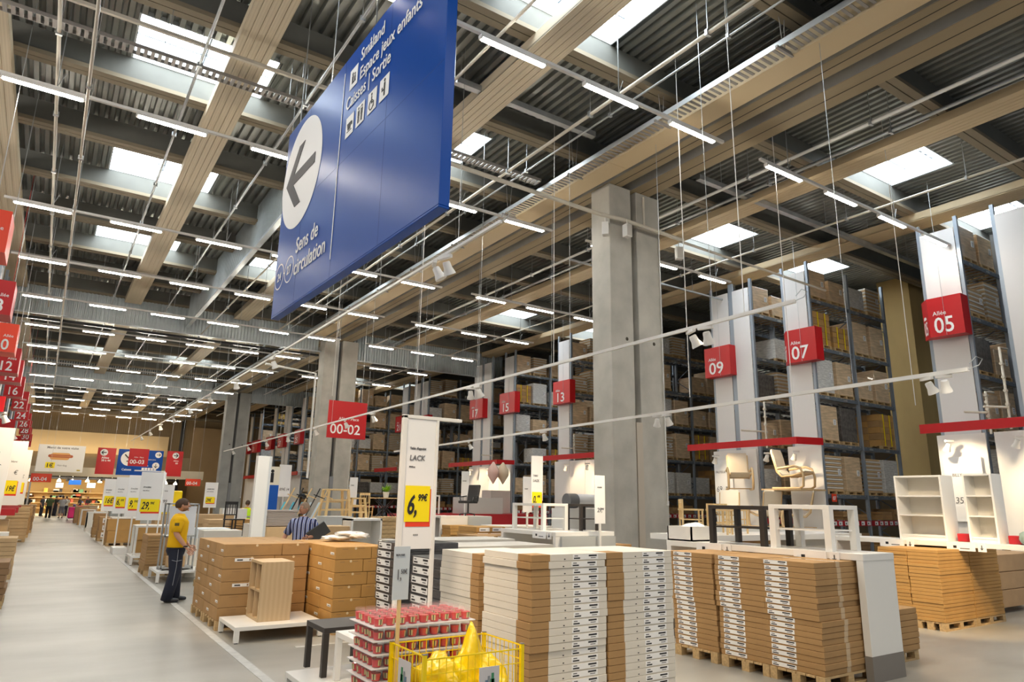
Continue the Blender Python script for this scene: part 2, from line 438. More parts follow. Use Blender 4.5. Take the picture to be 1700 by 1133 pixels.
# pipe ring and small loudspeakers at the head of the nearest column
t = thing('pipe', 'beige sprinkler pipe running past the top of the nearest column', 'pipe', (0, 12.85, 9.35))
g = G(); g.tube([(5.5, 0, .1), (11.3, 0, 0), (12, -.1, 0), (14.4, -.1, -.05)], .055, 8); g.tube([(14.4, 0, -.05), (22, .2, -.05)], .04, 8); g.build('pipe_run', PIPE, t)
g = G(); g.tube([(12.9, -.05, 0), (12.9, -.05, .9)], .035, 6); g.build('riser', PIPE, t)
for (x, y, z, rz, lb) in ((11.55, 12.9, 8.98, .7, 'small white loudspeaker hung left of the nearest column head'), (12.15, 12.7, 9.0, 0, 'small white loudspeaker on the front of the nearest column'), (14.05, 12.6, 8.75, -.5, 'small white loudspeaker hung right of the nearest column head')):
    t = thing('loudspeaker', lb, 'loudspeaker', (x, y, z), rz, 'column loudspeakers')
    g = G(); g.box(-.1, .1, -.1, .08, -.16, .2); g.build('cabinet', LAMPW, t, bevel=.015); g = G(); g.box(-.08, .08, -.105, -.1, -.14, .18); g.build('grille', mat('speaker_grille', (.5, .47, .42), .7), t)
    g = G(); g.tube([(0, 0, .2), (0, 0, .36)], .012, 5); g.build('bracket', LAMPW, t)

# smoke curtains (corrugated)
def corr(x0, x1, z0, z1, along='x'):
    g = G(); P = .16; n = int((x1-x0)/P); vs = []
    for i in range(n):
        x = x0+i*P
        for px, py in ((0, 0), (.06, 0), (.08, .06), (.14, .06)): vs.append((x+px, py))
    m = len(vs)
    pts = [((a, b, z) if along == 'x' else (b, a, z)) for z in (z0, z1) for a, b in vs]
    return g.add(pts, [(i, i+1, i+1+m, i+m) for i in range(m-1)])
for i, (y, x0, x1, z0) in enumerate(((36.9, -8, 11.8, 9.85), (36.9, 13.7, 24, 9.6), (60.4, -8, 11.8, 9.75), (60.4, 13.7, 24, 9.75))):
    g = corr(x0, x1, z0, DECK); g.box(x0, x1, -.03, .1, z0-.05, z0+.02, 0)
    struct(g.build('wall_smoke_curtain_%d' % (i+1), SCREENM, loc=(0, y, 0)))
g = corr(19.8, 36.8, 10.15, DECK, 'y'); g.box(-.05, .12, 19.8, 36.8, 10.08, 10.16)
struct(g.build('wall_smoke_curtain_5', SCREENM, loc=(4.85, 0, 0)))

# walls
BW = 86.0
BROWN = wave_mat('brown_cladding', (.26, .19, .10), (.30, .215, .12), 1.6, 'X', .75)
TANW = mat('tan_wall', (.42, .33, .21), .8, var=.05, vscale=1.0)
g = G(); g.box(X0, X1, BW, BW+.2, 0, DECK+.6); struct(g.build('wall_back', BROWN))
g = G(); g.box(X1, X1+.2, Y0, BW, 0, DECK+.6); struct(g.build('wall_right', mat('dark_tan_wall', (.25, .19, .12), .8)))
g = G(); g.box(X0-.2, X0, Y0, BW, 0, DECK+.6); struct(g.build('wall_left', mat('dark_tan_wall', (.25, .19, .12), .8)))
g = G(); g.box(-9, 11.0, BW-.6, BW, 6.1, 8.3); struct(g.build('trim_3', mat('cream_band', (.62, .48, .28), .7)))
g = G(); g.box(-9, 15, BW-.1, BW, 3.9, 6.1); struct(g.build('trim_4', TANW))
g = G(); g.box(X0, X1, BW-.4, BW, 10.4, 10.7); struct(g.build('trim_5', BEAMB))
g = G(); g.box(12.2, 12.6, BW-.1, BW, 0, 10.4); struct(g.build('trim_6', BLACK))
g = G(); g.box(13.5, 20, BW-.3, BW, 0, 9.6); struct(g.build('trim_7', mat('warm_tan_cladding', (.45, .31, .16), .75, var=.06, vscale=.6)))
# low ceiling of the checkout hall
g = G(); g.box(-9, 13, 74, BW, 3.75, 3.95); g.box(-9, 13, 73.9, 74, 3.45, 4.25); struct(g.build('ceiling_checkout', mat('cream_soffit', (.68, .58, .42), .6)))
for y in (76, 78.5, 81):
    g = G(); g.box(-8, 11, y, y+.12, 3.3, 3.42); 
    for k in range(7): g.box(-6+2.6*k, -5.8+2.6*k, y-.05, y+.15, 3.1, 3.75)
    tag(g.build('track_rail', BLACK), ['nearest', 'middle', 'farthest'][[76, 78.5, 81].index(y)]+' black lighting rail under the checkout ceiling', 'lighting rail', 'checkout lighting rails')
# big ochre column behind the Allee 07 rack
g = G(); g.box(0, 2.6, 0, 1.35, 0, DECK); tag(g.build('boxed_column', OCHRE, loc=(30.0, 14.0, 0)), 'tall boxed ochre column standing behind the Allée 07 rack', 'column')

# pipes under the roof
def pipe_y(x, z, r, y0, y1, lb, m=PIPE, hang=True):
    t = thing('ceiling_pipe', lb, 'pipe', (x, 0, z), 0, 'roof pipes')
    g = G(); g.tube([(0, y0, 0), (0, y1, 0)], r, 8); g.build('pipe_run', m, t)
    if hang:
        g = G(); g.bar((0, 0, 0), (0, 0, DECK-z), .014); g.box(-r-.02, r+.02, -.03, .03, -r-.02, r+.02); hm = g.mesh('hanger', [GALV])
        for b in BEAMS:
            if y0 < b < min(y1, 60): link('hanger', hm, t, (0, b+.6, 0))
pipe_y(-.95, 10.2, .035, -4, 70, 'thin pale pipe left of the aisle duct, higher of two')
pipe_y(-.35, 9.3, .03, 9, 60, 'thin pale pipe over the aisle edge, lower of two')
pipe_y(1.45, 10.5, .03, -4, 70, 'thin grey pipe between the two left beige ducts', GALV)
pipe_y(3.65, 10.4, .03, -4, 70, 'thin grey pipe left of the longitudinal smoke curtain', GALV)
pipe_y(5.6, 9.9, .03, -4, 70, 'thin pale pipe above the top edge of the big blue sign')
pipe_y(9.1, 10.4, .04, -4, 80, 'pale pipe between the blue sign and the cable tray')
pipe_y(9.7, 10.6, .025, -4, 80, 'thin grey pipe just left of the cable tray', GALV)
pipe_y(14.7, 10.5, .045, -4, 80, 'bright pipe nearest the right side of the girders', LAMPW)
pipe_y(15.6, 10.6, .05, -4, 80, 'lagged pipe, second to the right of the girders', GALV)
pipe_y(19.4, 10.5, .035, -4, 80, 'thin pale pipe over the display zone right of the columns')
t = thing('ceiling_pipe', 'square beige trunking alongside the narrow right duct', 'pipe', (16.2, 0, 10.62), 0, 'roof pipes')
g = G(); g.box(-.08, .08, -6, 60, -.06, .06); g.build('pipe_run', BEIGEP, t)
def run_x(y, z, x0, x1, w, h, m, lb, name='cable_tray', cat='cable tray', slats=False):
    t = thing(name, lb, cat, (0, y, z)); g = G()
    if slats:
        x = x0
        while x < x1: g.box(x, x+.07, -w/2, w/2, 0, h*.4); x += .13
        g.box(x0, x1, -w/2-.02, -w/2, 0, h); g.box(x0, x1, w/2, w/2+.02, 0, h)
    else: g.box(x0, x1, -w/2, w/2, 0, h)
    g.build('tray_run' if slats else 'run', m, t)
    g = G(); g.bar((0, 0, h), (0, 0, DECK-z), .014); hm = g.mesh('hanger', [GALV])
    for k in range(int((x1-x0)/2.6)): link('hanger', hm, t, (x0+1+2.6*k, 0, 0))
run_x(14.4, 10.6, -8, 10.4, .26, .08, TRAYM, 'slatted cable tray crossing above the aisle, nearest the camera', slats=True)
run_x(13.4, 10.55, -8, 6, .07, .07, PIPE, 'pale pipe crossing the roof beside the slatted tray', 'ceiling_pipe', 'pipe')
run_x(30.9, 10.7, -8, 11, .2, .07, TRAYM, 'second slatted cable tray crossing above the aisle farther back', slats=True)
run_x(37.9, 9.75, -6, 12, .12, .12, BLACK, 'black pipe crossing just behind the first smoke curtain', 'ceiling_pipe', 'pipe')
run_x(12.0, 10.9, 5.5, 10.4, .16, .14, GALV, 'dark pipe bundle crossing left of the nearest column', 'ceiling_pipe', 'pipe')
run_x(11.75, 10.7, 14, 34, .16, .14, GALV, 'dark pipe bundle crossing right of the nearest column', 'ceiling_pipe', 'pipe')
run_x(22.6, 9.9, 14, 23, .05, .05, GALV, 'thin conduit crossing above the racks right of the column', 'ceiling_pipe', 'pipe')
run_x(17.5, 10.0, 14, 26, .06, .06, GALV, 'dark conduit crossing in front of the right skylight', 'ceiling_pipe', 'pipe')

# ------------------------------------------------------------------ fluorescent rows
def make_fixture():
    t = thing('tube_light', '', 'tube light', (0, 0, 0))
    g = G(); g.box(-.68, .68, -.045, .045, 0, .05); g.box(-.7, -.67, -.05, .05, -.03, .05); g.box(.67, .7, -.05, .05, -.03, .05); g.build('housing', LAMPW, t)
    g = G(); g.box(-.66, .66, -.036, .036, -.036, -.002); g.build('tube', TUBE, t)
    return t
fix = make_fixture(); first = True
rows = [8.9, 15.2, 22.1, 27.45, 32.9, 38.6, 44.2, 49.8, 55.4, 62, 68, 74, 80]
rown = ['nearest', 'second', 'third', 'fourth', 'fifth', 'sixth', 'seventh', 'eighth', 'ninth', 'tenth', 'eleventh', 'twelfth', 'thirteenth']
for ri, y in enumerate(rows):
    xs = [-1.1+2.32*k for k in range(6)]; xr = [13.7, 16.1, 18.6] if ri else [13.7, 16.1, 18.6, 21]
    if ri == 0: xs = xs[2:]
    for side, L in (('left', xs), ('right', xr)):
        if side == 'right' and ri > 6: continue
        t = thing('light_rail', f'white light rail {side} of the girders, {rown[ri]} row from the camera', 'light rail', (0, y, 9.68), 0, 'light rails')
        g = G(); g.box(L[0]-.9, L[-1]+1.0, -.035, .035, 0, .06); g.build('rail', LAMPW, t)
        g = G(); g.bar((0, 0, 0), (0, 0, DECK-9.68), .016); g.bar((0, 0, .06), (.12, 0, .4), .012); hm = g.mesh('hanger', [GALV])
        for k in range(0, len(L), 2): link('hanger', hm, t, (L[k]+.2, 0, 0))
        for k, x in enumerate(L):
            lb = f'lit tube light, {NTH[k]} from left on {rown[ri]} row, {side} of girders'
            z = 9.62
            if first:
                fix.location = (x, y, z); fix['label'] = lb; fix['group'] = 'fluorescent lights'; first = False
            else: dup(fix, (x, y, z), 0, lb, 'fluorescent lights')

# ------------------------------------------------------------------ lighting tracks with spotlights
def make_spot():
    t = thing('track_spotlight', '', 'spotlight', (0, 0, 0))
    g = G(); g.box(-.03, .03, -.12, .12, -.05, .0); g.build('adapter', LAMPW, t)
    g = G(); g.lathe([(.05, 0), (.06, .02), (.065, .10), (.09, .17), (.095, .2)], 12); h = g.build('head', LAMPW, t, (0.02, 0, -.09)); h.rotation_euler = (0, PI-.5, 0)
    g = G(); g.lathe([(.08, 0), (.01, .001)], 12); k = g.build('lens', SPOTG, h, (0, 0, .195))
    return t
sp0 = make_spot(); SPF = [True]
def spotlight(x, y, z, rz, lb, grp, sc=1.1):
    if SPF[0]:
        SPF[0] = False; sp0.scale = (sc, sc, sc); sp0.location = (x, y, z); sp0.rotation_euler = (0, 0, rz); sp0['label'] = lb; sp0['group'] = grp; return sp0
    return dup(sp0, (x, y, z), rz, lb, grp, (sc, sc, sc))
def track(lb, p, q, ys, name, grp, sc=1.1):
    t = thing('lighting_track', lb, 'lighting track', (0, 0, 0), 0, 'lighting tracks')
    g = G(); g.bar(p, q, .055, .06); g.build('track', LAMPW, t)
    p = Vector(p); q = Vector(q); g = G(); g.bar((0, 0, 0), (0, 0, (10.36 if q.x > 11 else DECK)-p.z), .008); wm = g.mesh('suspension_wire', [GALV])
    n = max(2, int((q-p).length/4))
    for k in range(n):
        c = p.lerp(q, (k+.4)/n); link('suspension_wire', wm, t, c)
    g = G(); g.tube([p, p+Vector((.06, -.12, .05)), p+Vector((.1, -.16, .14)), p+Vector((.05, -.1, .18)), p+Vector((0, -.02, .08))], .008, 5); g.build('cable', GALV, t)
    for k, y in enumerate(ys):
        c = p.lerp(q, (y-p.y)/(q.y-p.y))
        spotlight(c.x, c.y, c.z-.03, [.3, -.4, .1, .9][k % 4], f'white spotlight {NTH[k % 14]} along {name}', grp, sc)
track('long white lighting track crossing in front of the nearest concrete column', (9.5, 6.16, 5.0), (10.3, 52, 5.0), [8.0, 8.35, 16.2, 16.6, 24, 27, 31, 35.5, 40, 44.5, 49], 'the long track crossing the nearest column', 'spots on the long column track', 1.15)
track('lower white lighting track above the white tables and 05 canopy', (10.9, 4.4, 3.8), (12.0, 26.7, 3.8), [4.75, 5.0, 10.6, 10.9, 15.5, 20, 24.5], 'the lower track by the white tables', 'spots on the lower track', .9)
track('high white lighting track running above the main aisle displays', (6.5, 10.2, 7.0), (6.5, 76, 7.0), [12.4, 12.9, 26, 32, 38, 44, 50, 56, 62, 68], 'the high track over the aisle displays', 'spots on the high aisle track', 1.45)
t = thing('conduit_frame', 'white pipe gantry dropping beside the white information totem', 'pipe', (6.9, 27, 0))
g = G(); g.tube([(-.4, 0, 6.9), (1.6, 0, 6.75), (1.62, 0, 2.6)], .05, 8); g.build('pipe_run', LAMPW, t)
# suspension wires hanging alone from the roof
for k, (x, y, z) in enumerate(((9.6, 7.2, 5.05), (10.4, 9.2, 3.9), (9.9, 13, 5.05), (8.2, 17, 4.6), (13.5, 9, 3.9), (16.8, 8.0, 4.2), (7.2, 21, 5.0), (5.0, 13.5, 6.9))):
    g = G(); g.bar((0, 0, 0), (0, 0, DECK-z), .012)
    tag(g.build('suspension_wire', LAMPW, loc=(x, y, z)), f'thin pale suspension wire, {NTH[k]} of the wires hanging free from the roof', 'wire', 'free hanging wires')

# ================================================================== BIG BLUE SIGN
t = thing('hanging_sign', 'huge blue hanging sign with white arrow circle and Sens de circulation', 'sign', (3.01, 12.43, 5.0), math.atan2(-5.71, .16))
SW, SH = 6.15, 3.67
g = G(); g.box(0, SW, 0, .14, 0, SH); g.box(-.0, SW, .0, .14, -.03, 0); g.build('panel', BLUE, t, bevel=.008)
g = G()
for x in (1.22, 2.86, 4.55): g.box(x-.004, x+.004, -.001, 0, 0, SH)
g.box(0, SW, -.001, 0, 1.83, 1.836); g.build('panel_seam', mat('blue_seam', (.0, .03, .16), .6), t)
def disc(r, n=48, y=-.004, c=(0, 0)): 
    g = G(); g.add([(c[0]+r*math.cos(2*PI*k/n), y, c[1]+r*math.sin(2*PI*k/n)) for k in range(n)], [tuple(range(n))]); return g
disc(1.03, 64, -.006, (1.0, 2.48)).build('arrow_disc', PAPER, t)
g = G(); cx, cz = 1.0, 2.48
g.prism([(cx-.62, cz-.1), (cx+.72, cz-.1), (cx+.72, cz+.1), (cx-.62, cz+.1)], -.014, -.008)
for s in (1, -1):
    p = [(cx-.75, cz), (cx-.6, cz), (cx+.02, cz+.52*s), (cx-.25, cz+.52*s)]
    p = [(cx-.80, cz+.0), (cx-.48, cz+.0), (cx+.10, cz+.60*s), (cx-.2, cz+.60*s)]
    g.prism(p if s > 0 else p[::-1], -.0145, -.008)
g.build('arrow', mat('dark_grey_arrow', (.04, .035, .04), .6), t)
text('Sens de\ncirculation', .40, PAPER, t, (1.12, -.01, .90), bold=.004, xs=.88)
g = G()
for cx in (.30, .84):
    for k in range(40):
        a, b = 2*PI*k/40, 2*PI*(k+1)/40
        g.add([(cx+r*math.cos(q), -.008, .70+r*math.sin(q)) for r, q in ((.22, a), (.245, a), (.245, b), (.22, b))], [(0, 1, 2, 3)])
g.box(.55, .60, -.008, -.004, .69, .71); g.build('aisle_ring', PAPER, t)
text('24', .22, PAPER, t, (.30, -.01, .62), align='CENTER', bold=.003); text('27', .22, PAPER, t, (.84, -.01, .62), align='CENTER', bold=.003)
g = G(); g.box(2.84, 2.87, -.008, -.004, .3, 3.45); g.build('divider_line', PAPER, t)
text('Småland', .30, PAPER, t, (3.5, -.01, 3.30), bold=.003, xs=.85)
text('Espace jeux enfants', .30, PAPER, t, (3.5, -.01, 2.98), bold=.003, xs=.85)
text('Caisses | Sortie', .30, PAPER, t, (3.02, -.01, 2.68), bold=.003, xs=.85)
def picto(x, z, kind, w=.3):
    g = G(); g.box(x, x+w, -.008, -.003, z, z+w*1.15); p = g.build('pictogram', PAPER, t)
    k = G(); c = x+w/2; 
    def b(a0, a1, z0, z1): k.box(x+a0*w, x+a1*w, -.011, -.0085, z+z0*w, z+z1*w)
    def d(cx, cz, r): k.add([(x+cx*w+r*w*math.cos(2*PI*j/12), -.0115, z+cz*w+r*w*math.sin(2*PI*j/12)) for j in range(12)], [tuple(range(12))])
    if kind == 'cup': k.prism([(x+.3*w, z+.35*w), (x+.62*w, z+.35*w), (x+.75*w, z+.75*w), (x+.18*w, z+.75*w)], -.011, -.0085); b(.2, .8, .25, .3); b(.74, .86, .5, .7)
    if kind == 'wc':
        for a in (.3, .7): d(a, .95, .08); b(a-.1, a+.1, .5, .83); b(a-.07, a-.01, .15, .5); b(a+.01, a+.07, .15, .5)
        b(.49, .51, .15, 1.0)
    if kind == 'wheel': 
        d(.45, .95, .08); b(.4, .5, .5, .85); b(.4, .7, .45, .52); b(.65, .72, .2, .5); 
        for j in range(20): a = 2*PI*j/20; k.bar((x+w*(.45+.25*math.cos(a)), -.01, z+w*(.38+.25*math.sin(a))), (x+w*(.45+.25*math.cos(a+.35)), -.01, z+w*(.38+.25*math.sin(a+.35))), .01)
    if kind == 'baby': d(.55, .95, .09); b(.47, .62, .15, .84); b(.25, .5, .45, .53); d(.3, .6, .07)
    if kind == 'play': d(.4, .8, .1); b(.3, .5, .3, .7); d(.68, .7, .08); b(.6, .76, .3, .6); b(.3, .8, .25, .33)
    k.build('symbol', INK, p)
picto(3.1, 3.0, 'play'); 
for x, kd in ((3.08, 'cup'), (3.48, 'wc'), (3.9, 'wheel'), (4.3, 'baby')): picto(x, 2.18, kd)
g = G(); g.bar((0, .07, SH), (0, .07, DECK-5.0), .016); g.box(-.03, +.03, .03, .11, SH, SH+.06); wm = g.mesh('suspension_wire', [GALV])
for x in (.4, 2.0, 3.8, 5.6): link('suspension_wire', wm, t, (x, 0, 0))

# ================================================================== OTHER HANGING SIGNS
def flat_sign(name, label, x, y, z, w, h, m, rz=0, wires=True, group=None):
    t = thing(name, label, 'sign', (x, y, z), rz, group)
    g = G(); g.box(0, w, 0, .05, 0, h); g.build('panel', m, t)
    if wires:
        g = G(); g.bar((.15*w, .02, h), (.15*w, .02, DECK-z), .012); g.bar((.85*w, .02, h), (.85*w, .02, DECK-z), .012); g.build('suspension_wire', GALV, t)
    return t
t = flat_sign('hanging_sign', 'red hanging sign reading 00-02 in front of the middle column', 10.17, 30, 4.5, 1.82, 1.68, RED)
text('00-02', .62, PAPER, t, (.12, -.005, .2), bold=.006, xs=1.0); text('Allée - Place', .19, PAPER, t, (.5, -.005, .82))
t = flat_sign('hanging_sign', 'red hanging sign reading 00-03 before the distant blue sign', 4.27, 50, 3.66, 1.12, 1.1, RED)
text('00-03', .36, PAPER, t, (.09, -.005, .15), bold=.004); text('Allée - Place', .11, PAPER, t, (.3, -.005, .52))
t = flat_sign('hanging_sign', 'small orange hanging sign reading 00-04 right of the far displays', 9.3, 60, 2.66, 1.1, .55, RED2)
text('00-04', .34, PAPER, t, (.08, -.005, .1), bold=.005)
t = flat_sign('hanging_sign', 'small orange hanging sign reading 00-04 near the left displays', -.8, 60, 2.66, 1.25, .6, RED2)
text('00-04', .36, PAPER, t, (.15, -.005, .1), bold=.005)
t = flat_sign('hanging_sign', 'large white hot dog advertising sign hanging above the checkouts', -.74, 70, 3.68, 3.38, 2.24, PAPER)
text('Merci de votre visite', .27, GINK, t, (.6, -.006, 1.92), bold=.004)
g = G(); 
def caps(g, x0, x1, z, r, y0, mi=0):
    n = 10; P = [(x1+r*math.cos(-PI/2+PI*k/n), z+r*math.sin(-PI/2+PI*k/n)) for k in range(n+1)]+[(x0+r*math.cos(PI/2+PI*k/n), z+r*math.sin(PI/2+PI*k/n)) for k in range(n+1)]
    g.add([(x, y0, zz) for x, zz in P], [tuple(range(len(P)))], mi)
caps(g, 1.15, 2.15, 1.38, .2, -.006, 0); caps(g, 1.1, 2.1, 1.2, .2, -.0065, 0); caps(g, .88, 2.42, 1.31, .12, -.008, 1)
g.tube([(.95+.04*k, -.012, 1.31+.035*(-1)**k) for k in range(36)], .012, 4, 2)
g.build('hot_dog_picture', [mat('bun', (.72, .38, .12), .6), mat('sausage', (.45, .10, .03), .4), mat('mustard', (.9, .6, .12), .4)], t)
g = G(); g.box(.66, 1.34, -.012, -.004, .3, .78); g.build('price_patch', YEL, t)
text('1€', .46, INK, t, (.70, -.016, .36), bold=.01); text('Hot-dog', .2, GINK, t, (1.5, -.006, .48)); 
g = G(); g.box(2.95, 3.2, -.01, 0, .12, .22); g.build('small_emblem', mat('small_gold_emblem', (.45, .33, .0), .5), t)
t = flat_sign('hanging_sign', 'tall red sign with left arrow beside the hot dog sign', 3.05, 60, 3.35, 1.2, 1.95, RED, wires=True)
disc(.25, 24, -.006, (.42, 1.6)).build('arrow_disc', PAPER, t)
g = G(); g.box(.28, .58, -.012, -.008, 1.57, 1.63); g.bar((.26, -.01, 1.6), (.4, -.01, 1.74), .05); g.bar((.26, -.01, 1.6), (.4, -.01, 1.46), .05); g.build('arrow', INK, t)
text('Allées\n38 à 44', .2, PAPER, t, (.3, -.006, 1.15), bold=.004)
t = flat_sign('hanging_sign', 'tall red sign with right arrow beside the far blue sign', 7.75, 60, 3.35, 1.15, 1.95, RED)
disc(.24, 24, -.006, (.62, 1.6)).build('arrow_disc', PAPER, t)
g = G(); g.box(.48, .76, -.012, -.008, 1.57, 1.63); g.bar((.78, -.01, 1.6), (.64, -.01, 1.74), .05); g.bar((.78, -.01, 1.6), (.64, -.01, 1.46), .05); g.build('arrow', INK, t)
text('Allées', .15, PAPER, t, (.5, -.006, 1.15)); text('00', .18, PAPER, t, (.65, -.006, .95))
t = flat_sign('hanging_sign', 'distant blue sign with white arrow circle behind the red 00-03 sign', 4.45, 60.5, 3.35, 3.1, 1.95, BLUE)
disc(.55, 32, -.006, (.75, 1.25)).build('arrow_disc', PAPER, t)
g = G(); g.bar((.45, -.012, 1.55), (.95, -.012, 1.05), .08); g.bar((.95, -.012, 1.05), (.6, -.012, 1.05), .08); g.build('arrow', INK, t)
text('Caisses', .22, PAPER, t, (.35, -.006, .35), bold=.004)
disc(.23, 24, -.006, (2.75, 1.62)).build('arrow_disc', PAPER, t); disc(.25, 24, -.006, (2.65, .78)).build('arrow_disc', PAPER, t)
g = G(); g.box(2.62, 2.88, -.012, -.008, 1.6, 1.64); g.bar((2.9, -.01, 1.62), (2.79, -.01, 1.72), .04); g.bar((2.9, -.01, 1.62), (2.79, -.01, 1.52), .04); g.box(2.63, 2.67, -.012, -.008, .65, .92); g.bar((2.65, -.01, .63), (2.54, -.01, .76), .04); g.bar((2.65, -.01, .63), (2.76, -.01, .76), .04); g.build('arrow', INK, t)
text('Espace jeux', .13, PAPER, t, (2.0, -.006, 1.2)); text('Caisses', .13, PAPER, t, (1.75, -.006, .72))
g = G()
for k in range(5): g.box(1.7+.21*k, 1.87+.21*k, -.008, -.003, .42, .6)
g.build('pictogram', PAPER, t)

# ================================================================== PALLET LOADS
def pallet_mb(w, d):
    g = G()
    for y in (0, d/2-.05, d-.1): g.box(0, w, y, y+.1, 0, .022)
    for x in (0, w/2-.05, w-.1):
        for y in (0, d/2-.05, d-.1): g.box(x, x+.1, y, y+.1, .022, .1)
    n = 6
    for k in range(n): g.box(0, w, k*(d-.1)/(n-1), k*(d-.1)/(n-1)+.1, .1, .122)
    return g
def make_load(kind, h):
    t = thing('pallet_load', '', 'pallet load', (0, -30, 0))
    w, d = 1.02, .95
    pallet_mb(w, d).build('pallet', WOODP, t)
    g = G(); z0 = .125
    if kind == 'brown': g.box(.02, w-.02, .02, d-.02, z0, z0+h); ms = [WRAP]
    elif kind == 'white': g.box(.02, w-.02, .02, d-.02, z0, z0+h); ms = [WRAPW]
    elif kind == 'cartons':
        nz = max(3, int(h/.2))
        for i in range(3):
            for j in range(2):
                for k in range(nz):
                    e = RND.uniform(0, .012); g.box(.02+i*.35+e, .02+i*.35+.335, .02+j*.46+e, .02+j*.46+.45, z0+k*h/nz, z0+(k+1)*h/nz-.012, (i*7+j*3+k*5) % 2)
        ms = [CARDY, CARD]
    elif kind == 'planks':
        nz = int(h/.07)
        for k in range(nz): e = RND.uniform(0, .015); g.box(.02+e, w-.02-e, .02+e, d-.02, z0+k*h/nz, z0+(k+1)*h/nz-.014, k % 2)
        ms = [CARD2, WHITEBOX]
    elif kind == 'tallwhite':
        for i in range(2): g.box(.03+i*.53, .5+i*.53, .03, d-.03, z0, z0+h, 0); g.prism([(.03+i*.53, z0+h), (.5+i*.53, z0+h), (.38+i*.53, z0+h-.15), (.15+i*.53, z0+h-.15)], .02, .03, 1)
        ms = [mat('cream_sacks', (.62, .56, .46), .5, var=.15, vscale=7, stretch=(1, 1, 3)), CARD2]
    elif kind == 'dark': g.box(.02, w-.02, .02, d-.02, z0, z0+h); ms = [mat('dark_wrapped_goods', (.12, .11, .10), .35, var=.5, vscale=8, coat=.4)]
    g.build('goods', ms, t, bevel=.012 if kind in ('brown', 'white', 'dark') else 0)
    if kind in ('brown', 'white', 'planks'):
        g = G(); g.box(.72, .86, .0, .018, z0+h*.45, z0+h*.45+.2, 0)
        for k in range(3): g.box(.735, .80+.015*k, -.002, 0, z0+h*.45+.03+.05*k, z0+h*.45+.05+.05*k, 1)
        g.build('shipping_label', [PAPER, GINK], t)
    if kind == 'cartons':
        g = G(); g.box(.3, .33, .0, .02, z0, z0+h+.005); g.box(.75, .78, .0, .02, z0, z0+h+.005); g.box(.3, .33, 0, d, z0+h, z0+h+.006); g.build('strap', YEL, t)
    return t
LOADS = {}
ADJ = {'brown': 'brown wrapped load', 'white': 'white wrapped load', 'cartons': 'strapped carton load', 'planks': 'striped flat-pack load', 'tallwhite': 'pale sack load', 'dark': 'dark wrapped load'}
def load(kind, h, x, y, z, rz, where):
    key = (kind, round(h*5)/5)
    lb = f'{ADJ[kind]}, {where}'
    if key not in LOADS:
        LOADS[key] = make_load(kind, key[1]); o = LOADS[key]
        o.location = (x, y, z); o.rotation_euler = (0, 0, rz); o['label'] = lb; o['group'] = 'pallet loads on the racks'; return o
    return dup(LOADS[key], (x, y, z), rz, lb, 'pallet loads on the racks')

